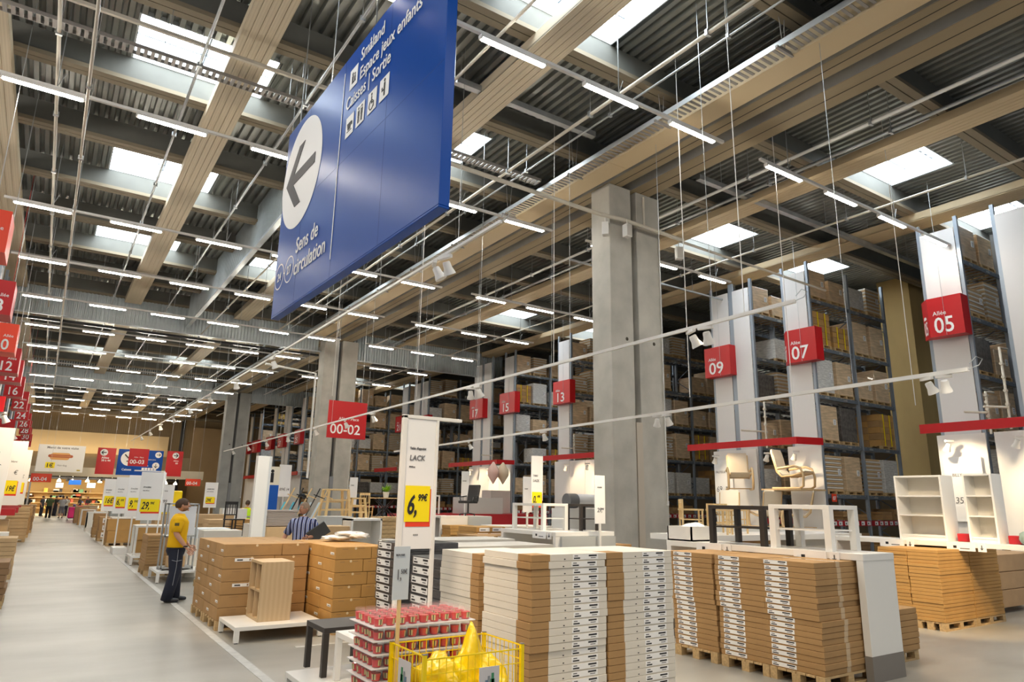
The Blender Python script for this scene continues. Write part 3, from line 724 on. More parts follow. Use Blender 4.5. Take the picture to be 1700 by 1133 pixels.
LEV = [2.27, 4.0, 5.68, 7.43, 9.2]
LEVN = ['first shelf', 'second shelf', 'third shelf', 'fourth shelf', 'top shelf']
BAY = 2.55
_up = {}; _bm = {}
def SHORT(n):
    m = n.replace('with white end behind ', '').replace(' sign', ' rack').replace('on the left of the aisle, ', 'left aisle ').replace(' from the camera', ' rack')
    return {'just left of the Allée 07 rack': 'rack left of 07', 'behind and left of the Allée 09 rack': 'rack left of 09', 'behind the hanging 00-02 rack': 'rack behind 00-02', 'at the right edge of the view, nearest': 'rightmost rack'}.get(m, m)
def rack_row(x0, y0, d, nb, name, top=10.6, panel=True, loads=True, lo=0, ptop=10.25, seed=1, dirx=1, panel_z0=0.0):
    """one rack row running away from the aisle (dirx=+1: towards +x)"""
    r = random.Random(seed)
    t = thing('pallet_rack', f'steel pallet rack {name}', 'rack', (x0, y0, 0), 0, 'pallet racks on the '+('right' if dirx > 0 else 'left'))
    key = (round(top, 1),)
    if key not in _up: g = G(); g.box(-.05, .05, -.05, .05, 0, top); g.box(-.08, .08, -.08, .08, 0, .02); _up[key] = g.mesh('upright', [STEEL])
    for b in range(nb+1):
        for yy in (.05, d-.05): link('upright', _up[key], t, (dirx*(b*BAY+.05), yy, 0))
    if 'br%.2f' % d not in _bm:
        g = G(); z = .4
        while z < 10: g.bar((0, .05, z), (0, d-.05, z+.6), .03); g.bar((0, d-.05, z+.6), (0, .05, z+1.2), .03); z += 1.2
        _bm['br%.2f' % d] = g.mesh('frame_bracing', [STEELD])
    for b in range(nb+1): link('frame_bracing', _bm['br%.2f' % d], t, (dirx*(b*BAY+.05), 0, 0))
    if 'bm' not in _bm:
        g = G(); g.box(0, BAY-.1, -.02, .03, -.13, 0); 
        g.box(.35, .6, -.022, -.02, -.1, -.04, 1); g.box(1.5, 1.75, -.022, -.02, -.1, -.04, 1); _bm['bm'] = g.mesh('beam', [STEELD, GALV])
    if 'dk%.2f' % d not in _bm:
        g = G()
        for k in range(8): g.box(.1+k*.31, .18+k*.31, 0, d, -.04, -.005)
        _bm['dk%.2f' % d] = g.mesh('shelf_slats', [GALV])
    for b in range(nb):
        xb = b*BAY+.1 if dirx > 0 else -(b+1)*BAY
        for z in LEV:
            link('beam', _bm['bm'], t, (xb, .02, z)); link('beam', _bm['bm'], t, (xb, d-.05, z)); link('shelf_slats', _bm['dk%.2f' % d], t, (xb, 0, z))
        g = G(); g.box(0, BAY-.1, -.03, 0, 1.22, 1.40, 0)
        for k in range(7): x = .12+k*.34+r.uniform(0, .06); g.box(x, x+.2, -.034, -.03, 1.245, 1.375, 1); g.box(x+.03, x+.1, -.036, -.034, 1.27, 1.33, 2)
        g.build('price_rail', [REDD, PAPER, GINK], t, (xb, 0, 0))
    if panel:
        g = G(); g.box(-.03, -.005, .11, d-.11, 0, ptop); g.build('end_panel', PANEL, t)
    if loads:
        for li, z in enumerate(LEV):
            if li < lo: continue
            for b in range(nb):
                for s in range(2):
                    if r.random() < .07: continue
                    k = r.choices(['brown', 'white', 'cartons', 'planks', 'dark'], [6, 1.6, 1.6, 2.4, .8])[0]
                    h = r.choice([.8, 1.0, 1.2, 1.2]) if li < 4 else r.choice([.8, 1.0, 1.2])
                    xx = b*BAY+.13+s*1.19; xx = x0+xx if dirx > 0 else x0-xx-1.08
                    load(k, h, xx, y0+.0, z+.001, 0, f'{LEVN[li]}, {["near", "far"][s]} half of {NTH[b]} bay, {SHORT(name)}')
    return t

def ground_goods(x0, y0, nb, name, seed, dirx=1, d=1.0):
    r = random.Random(seed)
    for b in range(nb):
        for s in range(3):
            xx = b*BAY+.2+s*.8; w = .7
            h = r.uniform(.5, 1.05); kind = r.choice(['c', 'c', 'w', 'b'])
            xx = x0+xx if dirx > 0 else x0-xx-w
            n = int(h/.14); g = G()
            for k in range(n): e = r.uniform(0, .03); g.box(e, w-e, e, d-.1, k*.14, k*.14+.13)
            tag(g.build('carton_pile', {'c': CARDY, 'w': WHITEBOX, 'b': CARDD}[kind], loc=(xx, y0+.02, 0)), f'{ {"c":"golden","w":"white","b":"dark brown"}[kind]} floor pile, {["near","middle","far"][s]} in {NTH[b]} bay, {name}', 'carton pile', 'floor piles under the racks')
            if r.random() < .8:
                h2 = r.uniform(.25, .5); n = int(h2/.1); g = G()
                for k in range(n): e = r.uniform(0, .05); g.box(e, w-e, e, d-.15, k*.1, k*.1+.09)
                zz = 1.42
                g.build('x', CARD, None); o = COL.objects[-1]; o.name = 'carton_pile'; o.location = (xx, y0+.05, zz)
                tag(o, f'small pile above price rail, {["near","middle","far"][s]} in {NTH[b]} bay, {name}', 'carton pile', 'small piles on the picking shelf')

XR = 22.0
def aisle_sign(num, y0, y1, x, label, z0=6.83, z1=8.02, side=None, west=True):
    """red number box in front of a rack end; main face looks to -x, optional second face near the far edge"""
    w = y1-y0
    t = thing('aisle_sign', label, 'sign', (x, y1, z0), WEST, 'red aisle number signs')
    g = G(); h = z1-z0
    pts = [(0, 0), (w, 0), (w, .36), (0, .36)] if not side else [(.30, 0), (w, .06), (w, .5), (0, .34)]
    vs = [(a, b, z) for z in (0, h) for a, b in pts]
    g.add(vs, [(3, 2, 1, 0), (4, 5, 6, 7), (0, 1, 5, 4), (1, 2, 6, 5), (2, 3, 7, 6), (3, 0, 4, 7)]); g.build('box', RED, t)
    o = .28 if side else 0; W2 = w-o; sl = .06/W2 if side else 0; az = math.atan(sl)
    text(num, h*.56, PAPER, t, (o+W2*.16, -.006+sl*W2*.16, h*.09), bold=.007, rz=az, xs=min(1.15, W2/h*1.05))
    text('Allée', h*.15, PAPER, t, (o+W2*.16, -.006+sl*W2*.16, h*.54), rz=az)
    if side:
        a = math.atan2(-.34, .30); e = Vector((.30, -.34)).normalized(); nn = Vector((e.y, -e.x))*.006
        for q, sz, zz, xs_, ss in ((num, h*.5, h*.1, .50, .1), ('Allée', h*.12, h*.5, .8, .14)):
            c = Vector((0, .34))+e*ss*.6+nn; text(q, sz, PAPER, t, (c.x, c.y, zz), rz=a, bold=.004, xs=xs_)
    g = G(); g.bar((w*.62, -.01, 0), (w*.62, -.01, DECK-z0), .008); g.build('suspension_wire', GALV, t)
    return t

# right-hand racks -------------------------------------------------
rack_row(XR, 6.55, 1.2, 2, 'at the right edge of the view, nearest', loads=False, seed=2)
rack_row(XR, 8.65, 1.2, 3, 'with white end behind Allée 05 sign', seed=3, lo=0)
rack_row(XR, 13.70, 1.12, 2, 'with white end behind Allée 07 sign', seed=4)
rack_row(XR, 16.15, .98, 2, 'just left of the Allée 07 rack', seed=5)
rack_row(XR, 17.13, 1.05, 2, 'with white end behind Allée 09 sign', loads=False, seed=6)
rack_row(XR, 23.9, 1.05, 3, 'behind and left of the Allée 09 rack', seed=7)
rack_row(XR, 27.4, 1.1, 3, 'with white end behind Allée 13 sign', seed=8)
rack_row(XR, 32.6, 1.12, 3, 'with white end behind Allée 15 sign', seed=9)
rack_row(XR, 35.05, 1.05, 2, 'between the Allée 15 and 17 signs', loads=False, seed=10)
rack_row(XR, 36.15, 1.08, 2, 'with white end behind Allée 17 sign', loads=False, seed=11)
rack_row(XR, 43.6, 1.1, 3, 'with white end behind Allée 19 sign', seed=12)
rack_row(XR, 44.8, 1.1, 2, 'between the Allée 19 and 21 signs', loads=False, seed=13)
rack_row(XR, 46.9, 1.1, 3, 'with white end behind Allée 21 sign', seed=14)
XF = 17.6
for y, nm, ld, s in ((52.0, 'behind the hanging 00-02 sign', True, 15), (57.6, 'with white end behind Allée 25 sign', True, 16), (61.6, 'right of the Allée 27 sign', False, 17), (62.7, 'with white end behind Allée 27 sign', False, 18), (66.4, 'with white end behind Allée 29 sign', False, 19), (71.8, 'with white end behind Allée 31 sign', True, 20), (75.5, 'with white end behind Allée 33 sign', False, 21)):
    rack_row(XF, y, 1.1, 4 if ld else 1, nm, loads=ld, seed=s, lo=0)
for (x, y, nb, nm, s) in ((XR, 13.7, 2, 'Allée 07 rack', 31), (XR, 8.65, 2, 'Allée 05 rack', 32), (XR, 23.9, 2, 'rack left of Allée 09', 33), (XR, 32.6, 2, 'Allée 15 rack', 34), (XR, 43.6, 2, 'Allée 19 rack', 35), (XF, 57.6, 2, 'Allée 25 rack', 36)):
    ground_goods(x, y, nb, nm, s)
for num, y0, y1, x, sd in (('05', 8.62, 9.85, 21.45, True), ('07', 13.35, 14.75, 21.55, True), ('09', 17.0, 18.25, 21.6, False), ('13', 27.0, 28.4, 21.6, False), ('15', 32.0, 33.6, 21.6, False), ('17', 35.5, 37.05, 21.6, False), ('19', 42.8, 44.5, 21.6, False), ('21', 46.3, 48.2, 21.6, False),
                           ('25', 57.4, 59.0, 17.2, False), ('27', 62.3, 64.0, 17.2, False), ('29', 66.2, 68.2, 17.2, False), ('31', 71.3, 73.5, 17.2, False), ('33', 75.2, 77.6, 17.2, False)):
    far = num in ('19', '25', '27', '29', '31', '33')
    aisle_sign(num, y0, y1, x, f'red aisle number box reading {num} on a right-hand rack end', side=sd, z0=6.83 if not far else 6.6 if num == '19' else 6.3, z1=8.02 if not far else 7.7 if num == '19' else 7.5)
# small red 07 shelf tag
t = thing('shelf_tag', 'small red square shelf tag reading 07 on the rack beam', 'sign', (22.22, 13.62, 2.02))
g = G(); g.box(0, .26, 0, .02, 0, .26); g.build('plate', RED2, t); text('07', .17, PAPER, t, (.03, -.004, .06), bold=.004)

# left-hand racks ----------------------------------------------------
LX = -2.25
for k, (y, ld) in enumerate(((17.5, 0), (21.2, 0), (24.2, 0), (28.6, 1), (31.6, 0), (35.0, 1), (38.6, 1), (42.2, 0), (47.5, 0), (53.0, 0), (58.0, 0), (63.0, 0))):
    rack_row(LX, y, 1.1, 1, f'on the left of the aisle, {NTH[k]} from the camera', loads=bool(ld), seed=50+k, dirx=-1, top=10.2, ptop=9.6)
for num, y, z in (('06', 15.2, 6.15), ('08', 19.3, 5.85), ('10', 23.5, 5.68), ('12', 27.0, 5.6), ('14', 30.0, 5.70), ('16', 33.6, 5.60), ('22', 41.0, 5.80), ('24', 46.0, 5.75), ('26', 52.0, 5.80), ('28', 56.0, 5.7), ('30', 60.0, 5.55), ('32', 64.0, 5.35)):
    w = .62; h = .82 if y < 40 else .92
    t = thing('aisle_sign', f'red aisle number box reading {num} on the left side of the aisle', 'sign', (-1.82, y, z), 0, 'red aisle number signs left')
    g = G(); g.box(0, w, 0, .9, 0, h); g.build('box', RED2 if num in ('06', '10') else RED, t)
    text(num, h*.52, PAPER, t, (.08, -.006, h*.08), bold=.006, xs=.9); text('Allée', h*.14, PAPER, t, (.3, -.006, h*.52))
    g = G(); g.bar((w*.5, .4, h), (w*.5, .4, DECK-z), .012); g.build('suspension_wire', GALV, t)

# ================================================================== FOREGROUND GOODS
def pallet(x, y, w, d, label, z=0):
    if ('P', w, d) not in TREE:
        TREE[('P', w, d)] = pallet_mb(w, d).mesh('pallet', [WOODP])
    return tag(link('pallet', TREE[('P', w, d)], None, (x, y, z)), label, 'pallet', 'wooden pallets under the stock')
def label_mb(x0, z0, w, h, side='y', bars=True):
    g = G()
    def q(a0, a1, c0, c1, o, mi):
        if side == 'y': g.box(a0, a1, -o, 0.001, c0, c1, mi)
        else: g.box(-o, .001, -a1, -a0, c0, c1, mi)
    q(x0, x0+w, z0, z0+h, .0015, 0)
    if bars:
        q(x0+.04*w, x0+.28*w, z0+.15*h, z0+.4*h, .002, 1); q(x0+.06*w, x0+.2*w, z0+.6*h, z0+.8*h, .002, 2)
        q(x0+.62*w, x0+.94*w, z0+.55*h, z0+.85*h, .002, 1); q(x0+.7*w, x0+.9*w, z0+.2*h, z0+.35*h, .002, 2)
    return g

# ---- white flat cartons (side tables), stacks near the yellow basket
def white_carton(w, d, h, endx=.24, lab=True, dark=False):
    """long white wrapped carton with one bare cardboard end"""
    g = G(); e = .003; c = d*.27
    W1 = WHITEBOX if not dark else WRAPD
    g.box(e, w*endx, e, c, 0, h-e, 1); g.box(w*endx, w, 0, d, 0, h-.002, 0); g.box(0, w*endx, c, d, 0, h-.002, 0)
    me = g.mesh('white_flat_carton', [W1, CARD])
    return me
def stack(name, me, labme, x, y, z0, n, h, desc, group, cat='carton', jit=.012, seed=0, bev=0, labname='label_sticker', lz=0, extra=None):
    r = random.Random(seed); dx = dy = 0
    for i in range(n):
        if r.random() < .25: dx = r.uniform(-jit, jit); dy = r.uniform(-jit, jit)
        o = link(name, me, None, (x+dx, y+dy, z0+i*h), bevel=bev)
        o.rotation_euler.z = r.uniform(-.006, .006)
        tag(o, f'{desc[0]}, {ordw(i, n)} {desc[1]}', cat, group)
        for nm, lm in ([(labname, labme)] if labme else [])+(extra or []): link(nm, lm, o)
H = .0618; NW = 20; wme = white_carton(.86, .78, H)
g = label_mb(.46, .008, .30, .046); g.box(.36, .375, -.002, .001, .012, .02, 1)
wl = g.mesh('label_sticker', [PAPER, INK, GINK])
g = G()
for dy in (.055, .085): g.box(-.0, .004, .78-dy, .78-dy+.012, .02, .034, 0)
for sx, nm, s in ((3.61, 'of left white stack by yellow basket', 5), (4.49, 'of right white stack by brown stacks', 6)):
    pallet(sx, 5.1, .84, .78, 'pallet beneath the '+('left' if s == 5 else 'right')+' white carton stack')
    stack('white_flat_carton', wme, wl, sx, 5.06, .125, NW, H, ('white flat carton', nm), 'white flat cartons', seed=s, bev=.003)
# third white stack turned a quarter: white side, brown end
me3 = G(); me3.box(0, .8, .16, .8, 0, H-.002, 0); me3.box(0, .8, 0, .16, 0, H-.003, 1); me3 = me3.mesh('flat_carton', [WHITEBOX, CARD])
pallet(3.70, 6.08, .8, .78, 'pallet beneath the white stack left of the nearest white stacks')
stack('white_flat_carton', me3, None, 3.70, 6.05, .125, 19, H, ('white flat carton', 'of white stack beside black-wrapped stack'), 'white flat cartons', seed=7, bev=.003)
# black wrapped stacks with white labels
hb = .105
g = G(); g.box(0, .8, 0, .78, 0, hb-.004); bme = g.mesh('wrapped_carton', [WRAPD])
g = label_mb(-.74, .012, .40, .075, 'x'); bl = g.mesh('label_sticker', [PAPER, INK, GINK])
for (sx, sy, s, nm, n) in ((3.78, 6.96, 8, 'of black stack behind 1,50 sign', 10), (3.85, 8.15, 9, 'of black stack behind 6,99 sign', 11)):
    pallet(sx, sy, .8, .78, 'pallet beneath the black stack '+('nearer' if s == 8 else 'farther from')+' the camera')
    stack('wrapped_carton', bme, bl, sx, sy, .125, n, hb, ('black-wrapped carton', nm), 'black wrapped cartons', seed=s, bev=.006)
# big white flat boxes lying on and behind them
g = G(); g.box(0, 1.7, 0, .9, 0, .05); wb = g.mesh('flat_carton', [WHITEBOX])
for k, (x, y, z) in enumerate(((4.55, 8.2, 1.17), (4.6, 8.3, 1.12), (4.58, 8.2, 1.07), (4.6, 8.25, 1.02))):
    tag(link('flat_carton', wb, None, (x, y, z)), f'wide thin white carton, {["topmost","second","third","lowest"][k]} of the wide pile behind the white stacks', 'carton', 'wide white cartons')
tag(G().box(4.6, 6.25, 8.25, 9.1, 0, 1.02).build('carton', [mat('grey_wrap', (.5, .51, .53), .3, var=.2, vscale=8, bump=.4, bscale=14)]), 'large grey wrapped carton beneath the wide white cartons', 'carton')

# ---- brown flat cartons with white stickers (three front stacks, three behind)
hc = .0585; NB = 19
def brown_flat(w, d, h):
    g = G(); g.box(0, d, 0, w, 0, h-.0025, 0); g.box(-.0006, d*.0+.0, w*.0, w, 0, h-.003, 0)
    return g.mesh('flat_carton', [CARD])
g = G(); g.box(0, .95, 0, .68, 0, hc-.0025); bf = g.mesh('flat_carton', [CARD])
g = label_mb(-.62, .008, .30, .042, 'x'); bfl = g.mesh('label_sticker', [PAPER, INK, GINK])
g = G(); g.box(.40, .47, -.001, 0, 0, hc-.003); g.box(.40, .47, -.001, .68, hc-.003, hc-.002); tape = g.mesh('packing_tape', [mat('clear_tape', (.58, .42, .25), .2, coat=.5)])
for k, yy in enumerate((4.46, 5.10, 5.82)):
    nm = ['of brown stack by white leg', 'of middle brown stack', 'of brown stack by white stacks'][k]
    for dx, far in ((0, ''), (1.0, 'rear ')):
        if far and k == 0: continue
        pallet(6.86+dx, yy, .95, .66, f'pallet beneath the {far}{["nearest","middle","farthest"][k]} brown sticker stack')
        r = random.Random(40+k); 
        for i in range(NB):
            lean = -.06*max(0, (10-i))/10*0+ (.0 if i < 9 else -.03)+r.uniform(-.008, .008)
            o = link('brown_flat_carton', bf, None, (6.88+dx+lean*.5, yy+r.uniform(-.01, .01)+(.02 if i > 8 else 0), .125+i*hc), bevel=.004)
            tag(o, f'brown flat carton, {ordw(i, NB)} {nm if not far else nm.replace("of", "of row behind", 1)}', 'carton', 'brown flat cartons with stickers')
            if not far:
                link('label_sticker', bfl, o)
            if k == 0: link('packing_tape', tape, o)

# ---- long white display table over the brown stacks
def display_table(x0, x1, y0, y1, z, label, legs=('near', 'far'), tagspots=()):
    t = thing('display_table', label, 'display table', (x0, y0, 0))
    g = G(); g.box(0, x1-x0, 0, y1-y0, z-.075, z); g.build('tabletop', WHITE, t, bevel=.004)
    for l in legs:
        ya = 0 if l == 'near' else y1-y0-.09
        g = G(); g.box(.0, x1-x0, ya+.005, ya+.085, .26, z-.075, 0); a = g.build('leg_panel', WHITE, t, bevel=.003)
        g = G(); g.box(-.002, x1-x0+.002, ya+.003, ya+.087, 0, .26, 0); g.build('kick_strip', KICK, a)
    for k, yy in enumerate(tagspots):
        g = G(); g.box(-.012, -.002, yy-.42, yy, z-.13, z+.0, 0); g.box(-.014, -.012, yy-.15, yy-.1, z-.09, z-.05, 1); g.box(-.014, -.012, yy-.34, yy-.2, z-.1, z-.085, 2); g.build('shelf_label', [PAPER, INK, GINK], t)
        if k < 3:
            g = G(); g.box(-.012, -.002, yy-.58, yy-.46, z-.13, z+.0, 0); g.bar((-.016, yy-.52, z-.03), (-.016, yy-.52, z-.09), .01, .004, 1); g.bar((-.016, yy-.54, z-.07), (-.016, yy-.52, z-.1), .01, .004, 1); g.bar((-.016, yy-.50, z-.07), (-.016, yy-.52, z-.1), .01, .004, 1); g.build('arrow_label', [PAPER, INK], t)
    return t
display_table(7.6, 8.24, 4.36, 7.28, 1.315, 'long white display table with grey-footed end panel over brown cartons', tagspots=(.85, 2.35))
# side tables on it
def side_table(x, y, z, s, h, m, label, shelf=True, group=None, leg=.05, d=None):
    d = d or s
    t = thing('side_table', label, 'side table', (x, y, z), 0, group)
    g = G(); g.box(0, s, 0, d, h-.05, h); g.build('tabletop', m, t, bevel=.003)
    for a in (0, s-leg):
        for b in (0, d-leg): g = G(); g.box(a, a+leg, b, b+leg, 0, h-.05); g.build('leg', m, t, bevel=.002)
    if shelf: g = G(); g.box(leg*.5, s-leg*.5, leg*.5, d-leg*.5, h*.42, h*.42+.018); g.build('shelf', m, t)
    return t
side_table(7.64, 4.74, 1.316, .60, .52, WHITEM, 'white side table with shelf on the long white table, nearest', leg=.085, d=.82)
side_table(7.64, 5.64, 1.316, .6, .50, BLACKT, 'black-brown side table with shelf on the long white table', leg=.07, d=.88)
# white tray box with plastic-wrapped goods at its far end
t = thing('storage_box', 'low white box holding clear plastic-wrapped goods on the long table', 'box', (7.62, 6.82, 1.316))
g = G(); g.box(0, .5, 0, .45, 0, .02); g.box(0, .02, 0, .45, 0, .2); g.box(.48, .5, 0, .45, 0, .2); g.box(0, .5, 0, .02, 0, .2); g.box(0, .5, .43, .45, 0, .2); g.build('box_body', WHITE, t)
g = G(); g.ball((7.8, 7.0, 1.46), .16, .14, .1, 12); g.ball((7.98, 7.05, 1.47), .13, .16, .1, 12); tag(g.build('plastic_bag', PLASTIC), 'clear plastic-wrapped bundle inside the low white box', 'bag')
# small brown stack right of the leg
g = G(); g.box(0, .7, 0, .5, 0, .066); sb = g.mesh('flat_carton', [CARD])
pallet(8.60, 4.75, .72, .5, 'pallet beneath the low brown stack right of the white leg panel')
stack('flat_carton', sb, None, 8.60, 4.72, .125, 7, .07, ('brown flat carton', 'of low stack right of white leg'), 'low brown stack', seed=3, bev=.005)

# ---- golden flat cartons right, two columns wide, two deep
hg = .0535; NG = 20
g = G(); g.box(0, 1.02, 0, .47, 0, hg-.003); gf = g.mesh('flat_carton', [CARDY])
for cx, wn in ((11.72, 'left'), (12.76, 'right')):
    for ci, yy in enumerate((5.52, 6.0)):
        pallet(cx, yy, 1.02, .46, f'pallet under the {["front","rear"][ci]} {wn} golden carton column')
        r = random.Random(90+ci)
        for i in range(NG):
            o = link('golden_flat_carton', gf, None, (cx+r.uniform(-.01, .01), yy+r.uniform(-.006, .006), .125+i*hg), bevel=.005)
            tag(o, f'golden flat carton, {ordw(i, NG)} in {["front","rear"][ci]} {wn} column under bookcases', 'carton', 'golden flat cartons')
g = G(); g.box(0, 2.2, 0, .9, 0, .3); lw = g.mesh('long_carton', [mat('pale_brown_long', (.50, .32, .17), .7, var=.06)])
for i in range(3): tag(link('long_carton', lw, None, (14.45, 5.9, .1+i*.31), bevel=.01), f'long wood-brown carton at right edge, {["bottom","middle","topmost"][i]} of three', 'carton', 'long cartons at the right edge')
# white display shelf above them and bookcases
display_table(12.45, 13.2, 3.4, 7.7, 1.30, 'long white display ledge carrying the white bookcases', tagspots=(1.2, 2.3, 3.4))
def bookcase(x, y, z, w, d, h, n, label):
    t = thing('bookcase', label, 'bookcase', (x, y, z), WEST)
    g = G(); g.box(0, .03, 0, d, 0, h); g.build('side_panel', WHITE, t, bevel=.002)
    g = G(); g.box(w-.03, w, 0, d, 0, h); g.build('side_panel', WHITE, t, bevel=.002)
    g = G(); g.box(.03, w-.03, 0, d, h-.03, h); g.build('top_panel', WHITE, t)
    g = G(); g.box(.03, w-.03, 0.01, d, .06, .09); g.box(.03, w-.03, .02, .04, 0, .06); g.build('base', WHITE, t)
    g = G(); g.box(.03, w-.03, d-.01, d, .06, h-.03); g.build('back_panel', mat('cream_back', (.80, .76, .68), .5), t)
    for k in range(1, n): z1 = .09+(h-.12)*k/n; g = G(); g.box(.03, w-.03, .01, d-.01, z1-.012, z1+.012); g.build('shelf', WHITE, t)
    return t
bookcase(12.55, 6.50, 1.302, .78, .42, 1.08, 3, 'wide low white bookcase with two shelves on the ledge')
bookcase(12.60, 5.41, 1.302, .43, .36, 1.09, 3, 'narrow white bookcase right of the wide one')
tag(G().box(12.75, 12.95, 5.47, 5.66, 1.302, 1.43).build('storage_box', REDD, bevel=.01), 'dark red box between the two white bookcases', 'box')
tag(G().box(12.75, 12.95, 4.74, 4.92, 1.302, 1.43).build('storage_box', REDD, bevel=.01), 'dark red box right of the narrow bookcase', 'box')
g = G(); g.lathe([(.02, 0), (.1, .02), (.13, .08), (.11, .17), (.06, .2)], 16); tag(g.build('glass_bowl', mat('pale_green_glass', (.6, .78, .66), .1, trans=.6), loc=(12.7, 4.62, 1.302)), 'pale green glass bowl at the right end of the ledge', 'bowl')
# display walls behind with red canopies
def canopy(pts, z, h, label, loc=(0, 0)):
    t = thing('canopy', label, 'canopy', (0, 0, 0), 0, 'red display canopies'); g = G()
    for a, b in zip(pts, pts[1:]): g.bar((a[0], a[1], z+h/2), (b[0], b[1], z+h/2), .06, h)
    g.build('fascia', RED, t)
    g = G(); a, b = Vector((*pts[0], z+h)), Vector((*pts[1], z+h)); n = 3
    for k in range(n):
        c = a.lerp(b, (k+.5)/n); g.bar(c, (c.x+.9, c.y, c.z), .03)
    g.build('arm', WHITEM, t); return t
canopy([(21.0, 9.95), (21.0, 3.5)], 3.96, .26, 'red canopy strip below the Allée 05 sign')
canopy([(20.9, 18.7), (20.9, 13.9), (21.9, 13.6)], 3.9, .24, 'red canopy strip over the hanging armchairs')
canopy([(20.9, 28.3), (20.9, 23.0)], 3.9, .24, 'red canopy strip left of the nearest column')
canopy([(20.9, 38.2), (20.9, 32.6), (21.9, 32.4)], 3.9, .24, 'red canopy strip above the black office chair')
canopy([(20.9, 50), (20.9, 46)], 3.9, .26, 'red canopy strip left of the tall 6,99 sign')
canopy([(17.0, 61), (17.0, 56.6)], 3.7, .3, 'red canopy strip near the blue information totem')
canopy([(17.0, 75), (17.0, 70)], 3.7, .3, 'farthest red canopy strip on the right side')
def dwall(y0, y1, z0, z1, label, x=21.78):
    g = G(); n = max(1, int((y1-y0)/1.15))
    for k in range(n): a = y0+(y1-y0)*k/n; g.box(0, .03, a, y0+(y1-y0)*(k+1)/n-.02, z0, z1)
    return tag(g.build('display_wall', PANELW, loc=(x, 0, 0)), label, 'display wall', 'white display walls at the rack ends')
dwall(8.6, 9.9, 0, 3.95, 'white display wall under the Allée 05 sign, left half'); dwall(3.5, 8.4, 0, 3.95, 'white display wall under the Allée 05 sign, right half')
dwall(16.2, 18.2, 0, 3.9, 'white display wall behind the left hanging armchair'); dwall(13.6, 14.9, 0, 3.9, 'white display wall behind the right hanging armchair')
dwall(23.6, 28.5, 0, 3.9, 'white display wall left of the nearest column'); dwall(32.6, 37.2, 0, 3.9, 'white display wall behind the black office chair')
dwall(57, 61, 0, 3.7, 'white display wall near the information totem', 17.4); dwall(70.5, 75, 0, 3.7, 'farthest white display wall on the right', 17.4)
def price_board(x, y, z0, z1, w, label, texts, rz=0, yellow=None, post=True, postm=None, d=.02, frame=False):
    """texts: (string, size, x, z); yellow: (x0,x1,z0,z1,string,size, small)"""
    t = thing('price_sign', label, 'price sign', (x, y, 0), rz)
    g = G(); g.box(0, w, 0, d, z0, z1); g.build('board', PAPER, t, bevel=.003)
    for s, sz, tx, tz in texts: text(s, sz, GINK, t, (tx, -.004, tz), bold=.001, shear=.12, xs=.9)
    if yellow:
        a, b, c, e, s, sz, sm = yellow
        g = G(); g.box(a+.02*(b-a)/.3, b+.05*(b-a), -.004, 0, c-.04*(e-c)/.3, e-.03, 0); g.build('red_backing', RED2, t)
        g = G(); g.box(a, b, -.009, -.004, c, e); g.build('yellow_patch', YEL, t)
        text(s, sz, INK, t, (a+.06*(b-a), -.012, c+.22*(e-c)), bold=sz*.02, shear=.25, xs=.62)
        if sm: text(sm, sz*.36, INK, t, (a+.50*(b-a), -.012, c+.58*(e-c)), bold=sz*.006, shear=.2, xs=.66)
    if post: g = G(); g.box(w/2-.02, w/2+.02, .0, .03, 0, z0); g.build('post', postm or WHITEM, t)
    if frame:
        g = G(); g.box(-.05, -.0, -.01, .04, 0, z1+.03); g.box(-.05, w+.3, -.01, .04, z1, z1+.035); g.box(w, w+.03, -.01, .04, 0, z1); g.build('frame', WHITEM, t, bevel=.004)
    return t
# tall 6,99 sign
t = price_board(2.98, 6.35, 1.34, 2.62, .33, 'tall white price sign with yellow 6,99€ patch behind the candles', [('Table d\'appoint', .032, .04, 2.31), ('LACK', .075, .04, 2.20), ('55×55 cm', .018, .04, 2.13), ('* * *', .03, .12, 1.46)], yellow=(.012, .285, 1.60, 1.95, '6,', .26, '99€'), frame=True, post=False)
t = thing('price_sign', 'small grey price sign reading 1,50€ on a thin wooden post', 'price sign', (2.02, 4.40, 0))
g = G(); g.box(0, .115, 0, .01, 1.16, 1.50); g.build('board', mat('pale_blue_grey_paper', (.62, .67, .72), .5), t); text('BOUGIE', .018, GINK, t, (.012, -.002, 1.44)); text('1,', .09, GINK, t, (.02, -.002, 1.29), xs=.6, bold=.001); text('50€', .042, GINK, t, (.052, -.002, 1.325), xs=.7)
g = G(); g.box(.045, .067, .002, .02, 0, 1.16); g.build('post', PINE, t)

# ---- candles on card trays
def candle_mb(): pass
def make_candle():
    t = thing('candle_glass', '', 'candle', (0, 0, 0))
    g = G(); g.lathe([(.028, 0), (.031, .02), (.037, .079)], 14, cap=False); g.lathe([(.0, .001), (.028, 0)], 14, cap=False); g.build('glass', GLASS, t)
    g = G(); g.lathe([(.027, .003), (.030, .02), (.0335, .05)], 14); g.build('wax', WAX, t)
    g = G(); n = 5
    for k in range(n): 
        a0, a1 = -PI/2-.45+.9*k/n, -PI/2-.45+.9*(k+1)/n; r0, r1 = .0305, .0345
        g.add([(r0*math.cos(a0), r0*math.sin(a0), .012), (r0*math.cos(a1), r0*math.sin(a1), .012), (r1*math.cos(a1), r1*math.sin(a1), .047), (r1*math.cos(a0), r1*math.sin(a0), .047)], [(0, 1, 2, 3)], 1 if k == 2 else 0)
    g.build('label_sticker', [mat('cream_sticker', (.72, .62, .32), .6), INK], t)
    return t
c0 = make_candle(); CF = True
CX, CY, CP = 1.95, 4.48, .083
NXC, NYC = 9, 5
lay = 12; LH = .0835; ztop = .985
r = random.Random(77)
